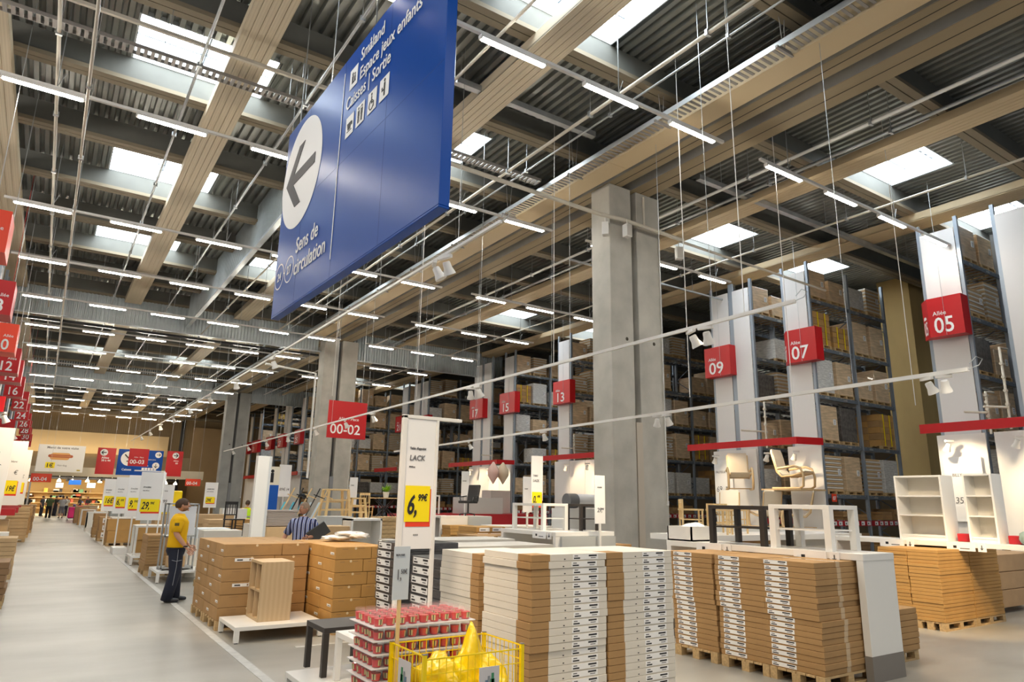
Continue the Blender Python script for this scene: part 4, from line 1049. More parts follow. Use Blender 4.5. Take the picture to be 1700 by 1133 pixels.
for L in range(lay):
    z = ztop-L*LH
    g = G(); g.box(-.02, NXC*CP+.005, -.02, NYC*CP+.005, -.006, 0)
    tag(g.build('tray', mat('white_card_tray', (.75, .74, .74), .5), loc=(CX, CY, z)), f'thin white card tray under red candles, {TOP[L] if L < 14 else "bottom"}', 'tray', 'card trays of the candle display')
    if L > 10: continue
    for j in range(NYC):
        for i in range(NXC):
            if L and not (i == 0 or j == 0): continue
            lb = f'red candle, {NTH[j]} row from front, {NTH[i]} from left, {TOP[L]} tray'
            p = (CX+CP*(i+.5)-.006, CY+CP*(j+.5)-.006, z+.0005)
            if CF: c0.location = p; c0['label'] = lb; c0['group'] = 'red candle glasses'; CF = False
            else: dup(c0, p, r.uniform(-.9, .9)-(.8 if i == 0 and j else 0), lb, 'red candle glasses')
tag(G().box(CX, CX+NXC*CP-.02, CY, CY+NYC*CP-.02, 0, ztop-lay*LH+LH-.008).build('plinth', WHITE), 'white plinth under the lowest candle tray', 'plinth')

# ---- yellow wire basket with bags
BX0, BX1, BY0, BY1, BZ = 2.05, 2.76, 3.96, 4.43, .90
t = thing('wire_basket', 'yellow wire basket cart full of yellow carrier bags', 'basket', (BX0, BY0, 0))
bw, bd = BX1-BX0, BY1-BY0
for nm, (xa, ya) in (('a', (0, 0)), ('b', (bw, 0)), ('c', (0, bd)), ('d', (bw, bd))):
    g = G(); g.box(xa-.012, xa+.012, ya-.012, ya+.012, .05, BZ); g.box(xa-.013, xa+.013, ya-.013, ya+.013, BZ-.001, BZ+.004, 1); g.build('corner_post', [YELM, KICK], t)
    g = G(); g.tube([(xa-.012, ya, .025), (xa+.012, ya, .025)], .025, 12); g.build('castor', BLACK, t)
def wire_side(p, q, n, top=BZ-.01):
    g = G(); p = Vector(p); q = Vector(q)
    for z in (top, top-.085, .52, .3, .12): g.bar((p.x, p.y, z), (q.x, q.y, z), .008 if z == top else .005)
    for k in range(1, n): c = p.lerp(q, k/n); g.bar((c.x, c.y, .12), (c.x, c.y, top), .0042)
    g.build('wire_side', YELM, t)
wire_side((0, 0, 0), (bw, 0, 0), 14, BZ-.03); wire_side((0, bd, 0), (bw, bd, 0), 14); wire_side((0, 0, 0), (0, bd, 0), 9); wire_side((bw, 0, 0), (bw, bd, 0), 9)
g = G(); g.box(0, bw, 0, bd, .1, .12); g.build('floor_plate', YELM, t)
# white picture plates
def plate(x0, x1, z0, z1, side):
    g = G()
    def q(a, b, c, d, o, mi):
        if side == 'front': g.box(a, b, -.014-o, -.012-o, c, d, mi)
        else: g.box(-.014-o, -.012-o, a, b, c, d, mi)
    q(x0, x1, z0, z1, 0, 0); w, h = x1-x0, z1-z0
    for a, b, c, d, mi in ((.3, .42, .2, .6, 1), (.42, .52, .25, .72, 3), (.55, .75, .3, .62, 2), (.6, .72, .45, .8, 2), (.25, .8, .1, .22, 4), (.5, .7, .22, .34, 5), (.2, .3, .3, .45, 4)):
        q(x0+a*w, x0+b*w, z0+c*h, z0+d*h, .002+.0005*mi, mi)
    p = g.build('picture_plate', [mat('plate_grey', (.62, .60, .62), .4), mat('plate_blue', (.12, .2, .3), .5), mat('plate_green', (.05, .25, .12), .5), mat('plate_slate', (.25, .28, .3), .5), mat('plate_gold', (.75, .5, .03), .5), mat('plate_orange', (.8, .25, .1), .5)], t)
plate(.38, .53, .60, .79, 'front'); plate(.15, .33, .60, .83, 'side')
# crumpled carrier bags
def bag(c, s, seed, label, peak=0):
    r = random.Random(seed); bm = bmesh.new(); bmesh.ops.create_icosphere(bm, subdivisions=4, radius=1)
    from mathutils import noise
    for v in bm.verts:
        p = v.co.copy(); n = noise.noise(p*1.6+Vector((seed, 0, 0)))*.35+abs(noise.noise(p*4+Vector((0, seed, 0))))*.22
        v.co = p*(1+n); v.co.x *= s[0]; v.co.y *= s[1]; v.co.z *= s[2]
        if peak and p.z > .2: k = (p.z-.2)/.8; v.co.z += peak*k**2*(1-abs(p.x)*.6); v.co.x *= 1-.5*k; v.co.y *= 1-.45*k
    for f in bm.faces: f.smooth = True
    me = bpy.data.meshes.new('carrier_bag'); bm.to_mesh(me); bm.free(); me.materials.append(YELB)
    return tag(link('carrier_bag', me, None, c), label, 'carrier bag', 'yellow carrier bags')
bag((BX0+.22, BY0+.2, .68), (.19, .16, .15), 1, 'crumpled yellow carrier bag at the left of the wire basket')
bag((BX0+.45, BY0+.22, .66), (.2, .14, .16), 3, 'yellow carrier bag with a tall peaked handle in the basket', peak=.19)
bag((BX0+.54, BY0+.22, .60), (.16, .17, .2), 5, 'crumpled yellow carrier bag at the right of the wire basket')
bag((BX0+.32, BY0+.2, .42), (.30, .18, .2), 9, 'large yellow carrier bag deep inside the wire basket')

# ---- low white platform with black and white side tables
def platform(x, y, w, d, h, label, legs=4, m=WHITEM, rz=0, grp='low white display platforms'):
    t = thing('platform', label, 'platform', (x, y, 0), rz, grp)
    g = G(); g.box(0, w, 0, d, h-.05, h); g.build('deck', m, t, bevel=.004)
    for a in (0, w-.06):
        for b in (0, d-.06): 
            g = G(); g.box(a, a+.06, b, b+.06, .012, h-.05, 0); g.box(a+.01, a+.05, b+.01, b+.05, 0, .012, 1); g.build('leg', [m, BLACK], t)
    return t
platform(2.28, 6.2, 1.1, 1.2, .12, 'very low white platform under the black and white side tables')
side_table(2.49, 6.95, .121, .55, .45, BLACKT, 'black-brown side table left of the candle display', shelf=False, leg=.055)
side_table(2.56, 6.28, .121, .55, .44, WHITEM, 'white side table between the black table and candles', shelf=False, leg=.055)

# ---- low platform with oak shelf unit
platform(2.28, 9.62, 1.14, .96, .20, 'low white platform carrying the oak veneer shelf unit')
t = thing('shelf_unit', 'oak veneer shelf unit with four open compartments on low platform', 'shelf unit', (2.61, 9.87, .201))
wu, du, hu = .43, .62, .76
# open face looks to -x, closed side to -y
g = G(); g.box(0, wu, 0, .035, 0, hu); g.build('side_panel', OAK, t, bevel=.002)
g = G(); g.box(0, wu, du-.035, du, 0, hu); g.build('side_panel', OAK, t, bevel=.002)
g = G(); g.box(0, wu, .035, du-.035, hu-.035, hu); g.build('top_panel', OAK, t, bevel=.002)
g = G(); g.box(0, wu, .035, du-.035, 0, .035); g.build('bottom_panel', OAK, t)
g = G(); g.box(.01, wu-.01, .035, du-.035, hu/2-.012, hu/2+.012); g.build('shelf', OAK, t)
g = G(); g.box(.01, wu-.01, du/2-.012, du/2+.012, .035, hu-.035); g.build('divider', OAK, t)

# ---- big brown carton stacks beside the aisle
def big_stack(x0, y0, cols, rowsd, n, h, desc, seed, m=CARD, grp='large brown cartons', widths=None, labs=True):
    """cartons laid in courses; cols: list of carton widths (x); rowsd: list of depths (y)"""
    r = random.Random(seed); tot = sum(cols); dep = sum(rowsd)
    for i in range(n):
        cs = cols if i % 2 == 0 or len(cols) > 2 else [tot*.62, tot*.38]
        if n-1 == i and len(cols) == 2: cs = [tot*.67, tot*.33]
        yy = y0
        for j, d in enumerate(rowsd):
            xx = x0
            for k, w in enumerate(cs):
                if 0 < j < len(rowsd)-1 and 0 < k < len(cs)-1 and i < n-1: xx += w; continue
                g = G(); g.box(0, w-.006, 0, d-.006, 0, h-.004)
                o = g.build('large_carton', m, loc=(xx+r.uniform(-.004, .004), yy+r.uniform(-.004, .004), .125+i*h), bevel=.006)
                tag(o, f'{desc[0]}, {ordw(i, n)} course, {NTH[j]} row, {NTH[k]} from left, {desc[1]}', 'carton', grp)
                if j == 0 and labs:
                    g = G(); g.tube([(w*.55, -.001, h*.85), (w*.55, .004, h*.85)], .018, 10, 0); g.box(w*.18, w*.34, -.001, .001, h*.78, h*.82, 1); g.box(w*.62, w*.8, -.001, .001, h*.82, h*.86, 1); g.build('print_marks', [mat('pale_tape_dot', (.75, .62, .42), .5), CARDD], o)
                if k == 0 and (i+j) % 2:
                    g = G(); g.box(-.001, .001, .05, .2, h*.35, h*.55, 0); g.box(-.002, .001, .06, .16, h*.4, h*.44, 1); g.build('label_sticker', [PAPER, INK], o)
                if labs and j == 0 and k == 0 and i in (4, 2) and m is CARD:
                    g = G(); g.box(.16, .42, -.003, .001, .10, .145, 0); g.box(.19, .27, -.004, -.003, .112, .13, 1); g.box(.36, .38, -.004, -.003, .11, .135, 2); g.build('paper_label', [PAPER, INK, CARDD], o)
                xx += w
            yy += d
big_stack(2.27, 10.68, [.72, .5], [.55, .45, .45, .45], 6, .172, ('large brown carton', 'left stack'), 1)
big_stack(3.52, 9.62, [.42, .38], [.5, .5, .5, .45], 6, .172, ('large brown carton', 'right stack'), 2, m=CARDY)
for k, (x, y) in enumerate(((2.26, 10.68), (2.26, 11.65))): pallet(x, y, 1.2, .92, f'pallet under the left aisle carton stack, {["nearer","farther"][k]}')
for k, (x, y) in enumerate(((3.56, 9.63), (3.56, 10.65))): pallet(x, y, .86, .92, f'pallet under the right carton stack, {["nearer","farther"][k]}')

# ================================================================== PEOPLE
def skin(vs, es, rad, sub=2):
    me = bpy.data.meshes.new('_s'); me.from_pydata([tuple(v) for v in vs], es, [])
    o = bpy.data.objects.new('_s', me); COL.objects.link(o)
    m = o.modifiers.new('s', 'SKIN'); m.use_smooth_shade = True; m.branch_smoothing = .6
    sv = me.skin_vertices[0].data
    for i, r in enumerate(rad): sv[i].radius = r if isinstance(r, tuple) else (r, r); sv[i].use_root = (i == 0)
    u = o.modifiers.new('u', 'SUBSURF'); u.levels = sub; u.render_levels = sub
    dg = bpy.context.evaluated_depsgraph_get(); dg.update()
    e = o.evaluated_get(dg).to_mesh()
    r = ([tuple(v.co) for v in e.vertices], [tuple(p.vertices) for p in e.polygons])
    bpy.data.objects.remove(o); return r
def loft(g, rings, n=20, mi=0, cap=True):
    vs = []; fs = []
    for cx, cy, cz, rx, ry in rings:
        for j in range(n): a = 2*PI*j/n; vs.append((cx+rx*math.cos(a)*(1+.08*abs(math.sin(2*a))), cy+ry*math.sin(a)*(1+.08*abs(math.sin(2*a))), cz))
    for i in range(len(rings)-1):
        for j in range(n): fs.append((i*n+j, i*n+(j+1) % n, (i+1)*n+(j+1) % n, (i+1)*n+j))
    g.add(vs, fs, mi, True)
    if cap: g.add(vs[:n], [tuple(reversed(range(n)))], mi); g.add(vs[-n:], [tuple(range(n))], mi)
def hand(g, w, d, side, curl=.5, mi=0, sc=1.):
    """w wrist, d direction of the fingers (unit), side = vector across the palm towards the thumb"""
    w = Vector(w); d = Vector(d).normalized(); s_ = Vector(side); s_ = (s_-d*s_.dot(d)).normalized(); n = d.cross(s_).normalized()
    vs, fs = skin([w-d*.02, w+d*.03*sc, w+d*.085*sc], [(0, 1), (1, 2)], [(.024, .020), (.032, .016), (.038, .014)], 1)
    g.add(vs, fs, mi, True)
    for k, (off, L) in enumerate(((.029, .068), (.010, .076), (-.010, .071), (-.028, .055))):
        p = w+d*.085*sc+s_*off; a = p+(d*math.cos(curl*.4)+n*math.sin(curl*.4))*L*.45; b = a+(d*math.cos(curl)+n*math.sin(curl))*L*.33; c = b+(d*math.cos(curl*1.7)+n*math.sin(curl*1.7))*L*.28
        g.tube([p-d*.02, p, a, b, c], .008, 6, mi, radii=[.009, .009, .0085, .0075, .006])
    p = w+d*.03+s_*.028
    g.tube([p-s_*.015, p+(s_*.6+d*.8)*.03, p+(s_*.5+d+n*.3)*.05, p+(s_*.3+d*1.2+n*.6)*.06], .01, 6, mi, radii=[.013, .011, .0095, .007])
def head(t, c, rz, hairm, skinm, G0, length=.0, beard=None, tilt=0):
    """adds the head to G0 (face towards -y, turned by rz) and hair as a child"""
    M = Matrix.Translation(c) @ Matrix.Rotation(rz, 4, 'Z') @ Matrix.Rotation(tilt, 4, 'X')
    def put(g, gg, mi=None):
        gg.add([M @ Vector(v) for v in g.v], g.f, 0 if mi is None else mi, True)
    h = G(); h.ball((0, 0, 0), 1, 1, 1, 24)
    vs = []
    for x, y, z in h.v:
        X = x*.074; Y = y*.094; Z = z*.112
        if z < 0: X *= 1-.28*(-z)**1.5; Y = Y*(1-.22*(-z)) - .012*(-z)
        if y > 0: X *= 1.04
        if y < -.6 and -.2 < z < .15: Y += .004
        vs.append((X, Y, Z))
    h.v = vs; put(h, G0)
    n = G(); n.add([(-.015, -.088, -.034), (.015, -.088, -.034), (0, -.118, -.030), (-.007, -.09, .018), (.007, -.09, .018)], [(0, 1, 2), (0, 2, 3), (2, 1, 4), (2, 4, 3), (3, 4, 1, 0)]); put(n, G0)
    n = G(); n.ball((.074, .008, -.008), .010, .018, .030, 8); n.ball((-.074, .008, -.008), .010, .018, .030, 8); put(n, G0)
    n = G(); n.ball((0, -.083, -.086), .025, .014, .016, 8); put(n, G0)
    e = G()
    for s_ in (-1, 1): e.ball((s_*.030, -.083, .006), .012, .008, .007, 8, 0); e.ball((s_*.030, -.090, .006), .005, .004, .005, 8, 1); e.box(s_*.030-.016, s_*.030+.016, -.092, -.084, .022, .027, 1)
    e.box(-.022, .022, -.098, -.088, -.060, -.054, 2)
    e.v = [tuple(M @ Vector(v)) for v in e.v]; e.build('facial_features', [mat('eye_white', (.7, .66, .62), .4), mat('eye_dark', (.03, .02, .015), .4), mat('lips', (.42, .15, .12), .5)], t)
    hg = G(); b = G(); b.ball((0, .006, .012), .081, .099, .112, 24)
    for f in b.f:
        c0 = sum((Vector(b.v[i]) for i in f), Vector())/len(f)
        if c0.z > .012+.45*max(0, -c0.y-.055)*2 and c0.y > -.098 and not (c0.y < -.06 and c0.z < .062) or (c0.y > .018 and c0.z > -.055-length):
            hg.add([M @ Vector(b.v[i]) for i in f], [tuple(range(len(f)))], 0, True)
    hg.build('hair', hairm, t)
    if beard:
        bg = G(); b = G(); b.ball((0, -.008, -.058), .063, .08, .052, 16)
        for f in b.f:
            c0 = sum((Vector(b.v[i]) for i in f), Vector())/len(f)
            if c0.z < -.045 and c0.y < .0: bg.add([M @ Vector(b.v[i]) for i in f], [tuple(range(len(f)))], 0, True)
        bg.build('beard', beard, t)
def person(loc, rz, H, label, shirt, trouser, hairm, skinm, arms, legs=None, headrz=0, sleeve=.45, beard=None, vest=None, shoes=SHOE, hlen=0, girth=1.08, shorts=False):
    """arms: two (elbow, wrist) tuples for -x and +x side, in local coordinates of a 1.77 m figure facing -y"""
    t = thing('person', label, 'person', loc, rz); k = H/1.77; t.scale = (k*girth, k*girth, k)
    g = G()
    lg = legs or [((-.10, -.02, .50), (-.105, .02, .09)), ((.10, -.01, .50), (.11, .03, .09))]
    V = [(0, 0, .96), (0, 0, 1.10), (0, 0, 1.32), (0, .01, 1.45), (0, .0, 1.54)]; E = [(0, 1), (1, 2), (2, 3), (3, 4)]; Rr = [(.14, .095), (.125, .09), (.15, .10), (.085, .07), (.052, .052)]
    for s_, (kn, an) in zip((-1, 1), lg):
        i = len(V); V += [(s_*.09, 0, .90), kn, an]; E += [(0, i), (i, i+1), (i+1, i+2)]; Rr += [(.085, .085), (.055, .055), (.038, .038)]
    for s_, (el, wr) in zip((-1, 1), arms):
        i = len(V); V += [(s_*.15, .01, 1.40), el, tuple((Vector(el)*.45+Vector(wr)*.55)), wr]; E += [(3, i), (i, i+1), (i+1, i+2), (i+2, i+3)]; Rr += [(.045, .045), (.042, .042), (.038, .038), (.026, .026)]
    vs, fs = skin(V, E, Rr); g.add(vs, fs, 0, True)
    for s_, (el, wr) in zip((-1, 1), arms):
        d = (Vector(wr)-Vector(el)).normalized(); hand(g, Vector(wr), d, (0, -1, .2), .5)
    head(t, Vector((0, -.015, 1.655)), headrz, hairm, skinm, g, hlen, beard)
    g.build('body', skinm, t)
    # shirt
    sg = G(); loft(sg, [(0, 0, .93, .178, .128), (0, 0, .935, .182, .132), (0, 0, 1.0, .176, .128), (0, 0, 1.1, .164, .122), (0, 0, 1.25, .178, .128), (0, 0, 1.36, .19, .128), (0, .005, 1.42, .172, .108), (0, .01, 1.465, .115, .085), (0, .005, 1.50, .068, .066), (0, .005, 1.505, .062, .06)])
    for s_, (el, wr) in zip((-1, 1), arms):
        sg.ball((s_*.165, .008, 1.395), .078, .082, .078, 14)
        sh = Vector((s_*.165, .008, 1.40)); mid = sh.lerp(Vector(el), .5); end = sh.lerp(Vector(el), .9)
        sg.tube([sh, sh.lerp(mid, .5), mid, end, end+(end-mid)*.03], .07, 14, radii=[.074, .076, .070, .067, .058])
    sh_ = sg.build('shirt', shirt, t)
    if vest:
        q = G(); loft(q, [(0, 0, .86, .19, .15), (0, 0, 1.0, .195, .148), (0, 0, 1.12, .19, .14), (0, 0, 1.3, .20, .142), (0, 0, 1.40, .185, .12), (0, .01, 1.47, .12, .09)]); q.build('vest', vest, t)
        q = G()
        for z in (.95, 1.12): loft(q, [(0, 0, z, .200, .152), (0, 0, z+.05, .201, .152)], cap=False)
        q.build('reflective_band', REFL, t)
    q = G(); loft(q, [(0, 0, 1.02, .152, .112), (0, 0, .95, .168, .125), (0, .005, .87, .172, .13), (0, .0, .80, .15, .11), (0, 0, .77, .05, .05)])
    for s_, (kn, an) in zip((-1, 1), lg):
        kn = Vector(kn); an = Vector(an); hp = Vector((s_*.088, 0, .88)); an2 = kn.lerp(an, .3) if shorts else an+Vector((0, 0, -.045))
        q.tube([hp, hp.lerp(kn, .45), kn, kn.lerp(an2, .5), an2, an2+Vector((0, 0, -.004))], .08, 14, radii=[.098, .094, .080, .078, .076, .06])
    q.build('trousers', trouser, t)
    for s_, (kn, an) in zip((-1, 1), lg):
        q = G(); x, y, z = an; z0 = z-.09
        vs, fs = skin([(x, y+.04, z0+.055), (x, y-.06, z0+.048), (x+s_*.01, y-.17, z0+.035)], [(0, 1), (1, 2)], [(.044, .052), (.048, .045), (.042, .030)], 2); q.add(vs, fs, 0, True); q.v = [(a, b, max(c, z0+.001)) for a, b, c in q.v]
        q.build('shoe', shoes, t)
    return t
down = [((-.235, .03, 1.16), (-.235, -.08, .91)), ((.235, .03, 1.16), (.235, -.10, .92))]
p = person((2.14, 13.9, 0), PI/2-.15, 1.77, 'man in yellow t-shirt and navy work trousers standing by the aisle line', SHIRTY, NAVY, HAIR, SKIN, [((-.225, .03, 1.17), (-.22, -.13, .93)), ((.225, .02, 1.17), (.22, -.16, .95))], headrz=.12, girth=1.22, beard=mat('short_stubble', (.22, .11, .06), .8), legs=[((-.09, -.02, .50), (-.09, .05, .09)), ((.10, -.03, .50), (.105, -.05, .09))])
g = G(); g.lathe([(.031, -.012), (.034, 0), (.031, .012)], 12); g.build('wrist_watch', BLACK, p, (-.221, -.115, .955))
g = G(); g.box(-.0, .002, -.03, .03, -.025, .025); g.build('sleeve_emblem', mat('dark_emblem', (.12, .09, .02), .6), p, (-.292, .03, 1.33))
g = G(); g.tube([(-.19, -.03, .9), (-.182, -.03, .6), (-.18, -.01, .3)], .004, 5); g.tube([(-.185, -.09, .72), (-.18, -.02, .70), (-.185, .04, .72)], .004, 5); g.build('seam_piping', mat('pale_seam', (.3, .32, .36), .7), p)
p = person((4.18, 13.25, 0), -.55, 1.74, 'man in blue and white striped shirt holding a dark folder behind the cartons', STRIPE, NAVY, HAIRG, SKIN2, [((-.30, .04, 1.16), (-.36, -.10, .93)), ((.25, .06, 1.17), (.16, -.24, 1.13))], headrz=-.75)
g = G(); g.box(-.19, .19, -.012, .012, -.13, .13); f = tag(g.build('folder', mat('dark_grey_folder', (.07, .075, .08), .4), loc=(4.39, 12.98, 1.2)), 'dark grey folder held by the man in the striped shirt', 'folder'); f.rotation_euler = (.5, -.62, -.35)
person((6.62, 28, 0), PI-.5, 1.72, 'worker in hi-vis yellow vest with grey bands seen from behind', YELB if False else SHIRTY, NAVY, HAIR, SKIN, [((-.30, -.08, 1.2), (-.36, -.3, 1.15)), ((.25, -.06, 1.2), (.24, -.3, 1.1))], vest=VEST)
GREENS = mat('dark_green_shirt', (.08, .12, .05), .8); GREYS = mat('pale_grey_shirt', (.5, .5, .52), .8)
person((.66, 66, 0), PI, 1.78, 'distant shopper in dark green top and black trousers on the aisle', GREENS, mat('black_cloth', (.012, .012, .014), .8), HAIR, SKIN, down, legs=[((-.1, -.03, .5), (-.1, .1, .09)), ((.1, -.06, .5), (.1, -.08, .09))])
person((1.52, 66.5, 0), PI+.3, 1.72, 'distant shopper in light grey top and grey shorts on the aisle', GREYS, mat('grey_cloth', (.2, .2, .23), .8), HAIR, SKIN, [((-.25, -.05, 1.2), (-.2, -.25, 1.1)), ((.25, -.05, 1.2), (.22, -.25, 1.1))], shorts=True)
for k, (x, y, c) in enumerate(((-.9, 71.5, (.03, .03, .03)), (.2, 72, (.05, .05, .06)), (1.15, 72.4, (.02, .02, .02)), (1.9, 72.2, (.5, .48, .45)), (2.9, 72, (.05, .05, .05)), (3.6, 75, (.35, .05, .05)))):
    person((x, y, 0), k*1.1, 1.7, f'far customer near the checkouts, {NTH[k]} from left of the six', mat('top_%d' % k, c, .8), NAVY, HAIR, SKIN, down)

# ================================================================== MID-GROUND GOODS
def pile(name, label, x, y, w, d, n, h, m, z=.125, pal=True, jit=.02, seed=0, bevel=.004, mats=None, group=None, sticker=None):
    """n cartons one above the other, each its own object"""
    r = random.Random(seed+int(x*10)); g = G(); g.box(0, w, 0, d, 0, h-.006); me = g.mesh(name, mats or [m])
    if pal: pallet(x, y, w, d, 'pallet under the '+label)
    st = None
    if sticker: 
        g = G()
        for (a, b) in sticker: g.box(a*w, b*w, -.002, .001, .12*h, .8*h, 0); g.box((a+.1*(b-a))*w, (a+.6*(b-a))*w, -.003, -.002, .3*h, .5*h, 1)
        st = g.mesh('label_sticker', [PAPER, GINK])
    for i in range(n):
        o = link(name, me, None, (x+r.uniform(-jit, jit), y+r.uniform(-jit, jit), z+i*h), bevel=bevel)
        tag(o, f'{ordw(i, n) if n > 1 else "single"} in {label}', 'carton', group or 'cartons of the '+label)
        if st: link('label_sticker', st, o)
def white_table(x, y, w, d, h, label, m=WHITE, leg=.06, z=0):
    t = thing('table', label, 'table', (x, y, z))
    g = G(); g.box(0, w, 0, d, h-.05, h); g.build('tabletop', m, t, bevel=.003)
    for a in (0, w-leg):
        for b in (0, d-leg): g = G(); g.box(a, a+leg, b, b+leg, 0, h-.05); g.build('leg', m, t)
    return t
# --- along the aisle tape, nearest to farthest
pile('carton', 'white carton stack behind the man in yellow', 2.9, 15.6, .75, .6, 5, .19, WHITEBOX, .19)
platform(2.28, 16.9, .95, 1.3, .24, 'low white platform with the steel shelf frame behind the man in yellow')
t = thing('steel_shelf', 'galvanised steel shelf frame standing on the low white platform', 'shelf', (2.36, 17.1, .242))
for a in (0, .62):
    for b in (0, .5): g = G(); g.box(a, a+.035, b, b+.035, 0, 1.42); g.build('upright', GALV, t)
for z in (.03, .7, 1.39): g = G(); g.box(0, .655, 0, .535, z, z+.03); g.build('shelf', GALV, t)
g = G(); g.box(.05, .6, .02, .03, .74, 1.36); g.build('poster_panel', mat('pale_poster', (.66, .68, .72), .5), t)
tag(G().box(2.5, 2.85, 17.15, 17.45, .30, .52).build('carton', CARD2), 'small carton lying inside the steel shelf frame', 'carton')
pile('flat_carton', 'brown and grey flat stack left of the steel shelf', 2.22, 18.5, .45, 1.1, 12, .066, CARD, jit=.01, bevel=0)
pile('flat_carton', 'grey flat stack behind the steel shelf', 2.7, 18.6, .8, .9, 12, .064, mat('grey_wrap', (.5, .51, .53), .3), jit=.01, bevel=0)
tag(G().box(3.0, 3.9, 17.9, 18.7, 0, .86).build('carton', WHITEBOX), 'large white carton right of the man in yellow', 'carton')
tag(G().box(3.0, 3.9, 17.9, 18.7, .865, 1.08).build('carton', mat('pale_blue_grey_paper', (.62, .67, .72), .5)), 'pale blue-grey carton on the large white carton', 'carton')
platform(2.2, 21.4, 1.05, 1.2, .24, 'low white platform under the tall white table')
white_table(2.26, 21.6, .95, .8, .78, 'tall white table on a low platform beside the aisle', z=.242)
pile('carton', 'orange-brown pair of big cartons behind the tall white table', 2.5, 23.3, 1.3, .9, 2, .43, CARDY)
tag(G().box(2.12, 2.5, 25.6, 26.6, .0, .2).build('platform', WHITE), 'low white step by the aisle line', 'platform')
pile('carton', 'brown pair of big cartons by the aisle line', 2.2, 29.8, 1.05, 1.6, 2, .42, CARDY)
tag(G().box(2.3, 3.2, 29.9, 30.9, .97, 1.02).build('tray', WHITE), 'white lid on the big brown cartons', 'lid')
pile('carton', 'small brown stack with white labels by the aisle', 2.12, 33.0, .6, .9, 3, .28, CARD, sticker=[(.2, .8)])
pile('carton', 'narrow brown stack left of the labelled small stack', 2.1, 36.0, .5, .9, 3, .3, CARD)
t = white_table(2.1, 42.3, .95, .6, .98, 'white cabinet on short legs with blue dot by the aisle')
g = G(); g.box(0, .95, 0, .6, .18, .93); g.build('cabinet_body', WHITE, t); g = G(); g.tube([(.5, -.01, .86), (.5, .0, .86)], .05, 12); g.build('sticker', BLUE2, t)
white_table(2.05, 47, .7, .8, 1.0, 'slim white table frame farther up the aisle')
for k, (x, y, w, h, c) in enumerate(((2.1, 51, .9, 1.0, CARD), (2.0, 54.5, .8, 1.05, CARDD), (3.1, 45, 1.2, 1.1, CARDD), (2.9, 39, 1.3, 1.2, GREYB), (3.2, 36.5, 1.2, 1.2, GREYB))):
    tag(G().box(x, x+w, y, y+.9, 0, h).build('carton', c, bevel=.02), ['brown', 'dark brown', 'dark brown wide', 'pale grey wide', 'pale grey'][k]+' large carton block beside the far aisle, '+NTH[k]+' of five', 'carton')
t = thing('flatbed_trolley', 'bright pink luggage stack on a small trolley near the checkouts', 'trolley', (1.75, 60, 0))
g = G(); g.box(0, .7, 0, .9, .12, .16); g.box(.0, .03, 0, .03, .1, 1.0); g.box(.67, .7, 0, .03, .1, 1.0); g.box(0, .7, 0, .03, .97, 1.0); g.build('frame', GALV, t)
for a in (.05, .6): g = G(); g.tube([(a, .1, .06), (a+.04, .1, .06)], .06, 10); g.build('wheel', BLACK, t)
tag(G().box(1.8, 2.4, 60.1, 60.8, .17, .95).build('suitcase', mat('pink_luggage', (.85, .02, .2), .4), bevel=.06), 'bright pink suitcase stack on the trolley', 'luggage')
tag(G().box(2.35, 2.7, 60.9, 61.4, .0, 1.05).build('suitcase', mat('coral_luggage', (.8, .15, .1), .4), bevel=.06), 'coral suitcase right of the pink luggage', 'luggage')
# price signs marching up the aisle
for (x, y, z0, z1, w, big, sm, nm) in ((1.98, 21.0, 1.18, 2.44, .60, '29,', '99€', 'largest, nearest of the row of four'), (1.97, 24, 1.2, 2.42, .44, '9,', '99€', 'second of the row of four'), (1.87, 27, 1.22, 2.42, .42, '6,', '50€', 'third of the row of four'), (1.72, 30, 1.24, 2.41, .44, '16€', '', 'farthest of the row of four')):
    price_board(x+.18, y, z0, z1, w, f'tall white aisle sign with yellow {big}{sm} patch, {nm}', [('ÉTAGÈRE', .05, .08, z1-.42), ('blanc 80 cm', .035, .08, z1-.5)], yellow=(.06, w-.08, z0+.22, z0+.55, big, .26, sm))
t = thing('metal_gantry', 'slim white metal frame holding the row of aisle signs', 'frame', (2.62, 20.3, 0))
g = G(); g.tube([(0, 0, .1), (0, 0, 2.44), (-.66, .5, 2.46)], .018, 6); g.box(-.1, .1, -.1, .1, 0, .1); g.build('frame', WHITEM, t)
price_board(4.5, 25, 1.47, 2.29, .40, 'white price sign with yellow 29€ patch left of the grey column', [('ARMOIRE', .06, .06, 2.05), ('porte battante', .04, .06, 1.98)], yellow=(.05, .33, 1.62, 1.82, '29€', .15, ''))
price_board(2.9, 23.2, 1.35, 2.15, .42, 'small blue-grey price sign reading 199 behind the frame', [('FAUTEUIL', .05, .05, 1.95), ('199', .13, .08, 1.62)], postm=WHITEM)
# yellow armchair-like display
t = thing('armchair', 'bright yellow armchair raised behind the man in yellow', 'armchair', (4.15, 32, 1.1))
g = G(); g.box(0, .8, 0, .2, .0, .28); g.build('seat', YELM, t, bevel=.04); g = G(); g.box(0, .8, .25, .42, .3, .95); g.build('backrest', YELM, t, bevel=.05)
for a in (-.08, .78): g = G(); g.box(a, a+.1, 0, .4, .0, .45); g.build('armrest', YELM, t, bevel=.03)
tag(G().box(4.0, 5.1, 32, 33, 0, 1.09).build('plinth', CARD2), 'pale brown block carrying the yellow armchair', 'plinth')
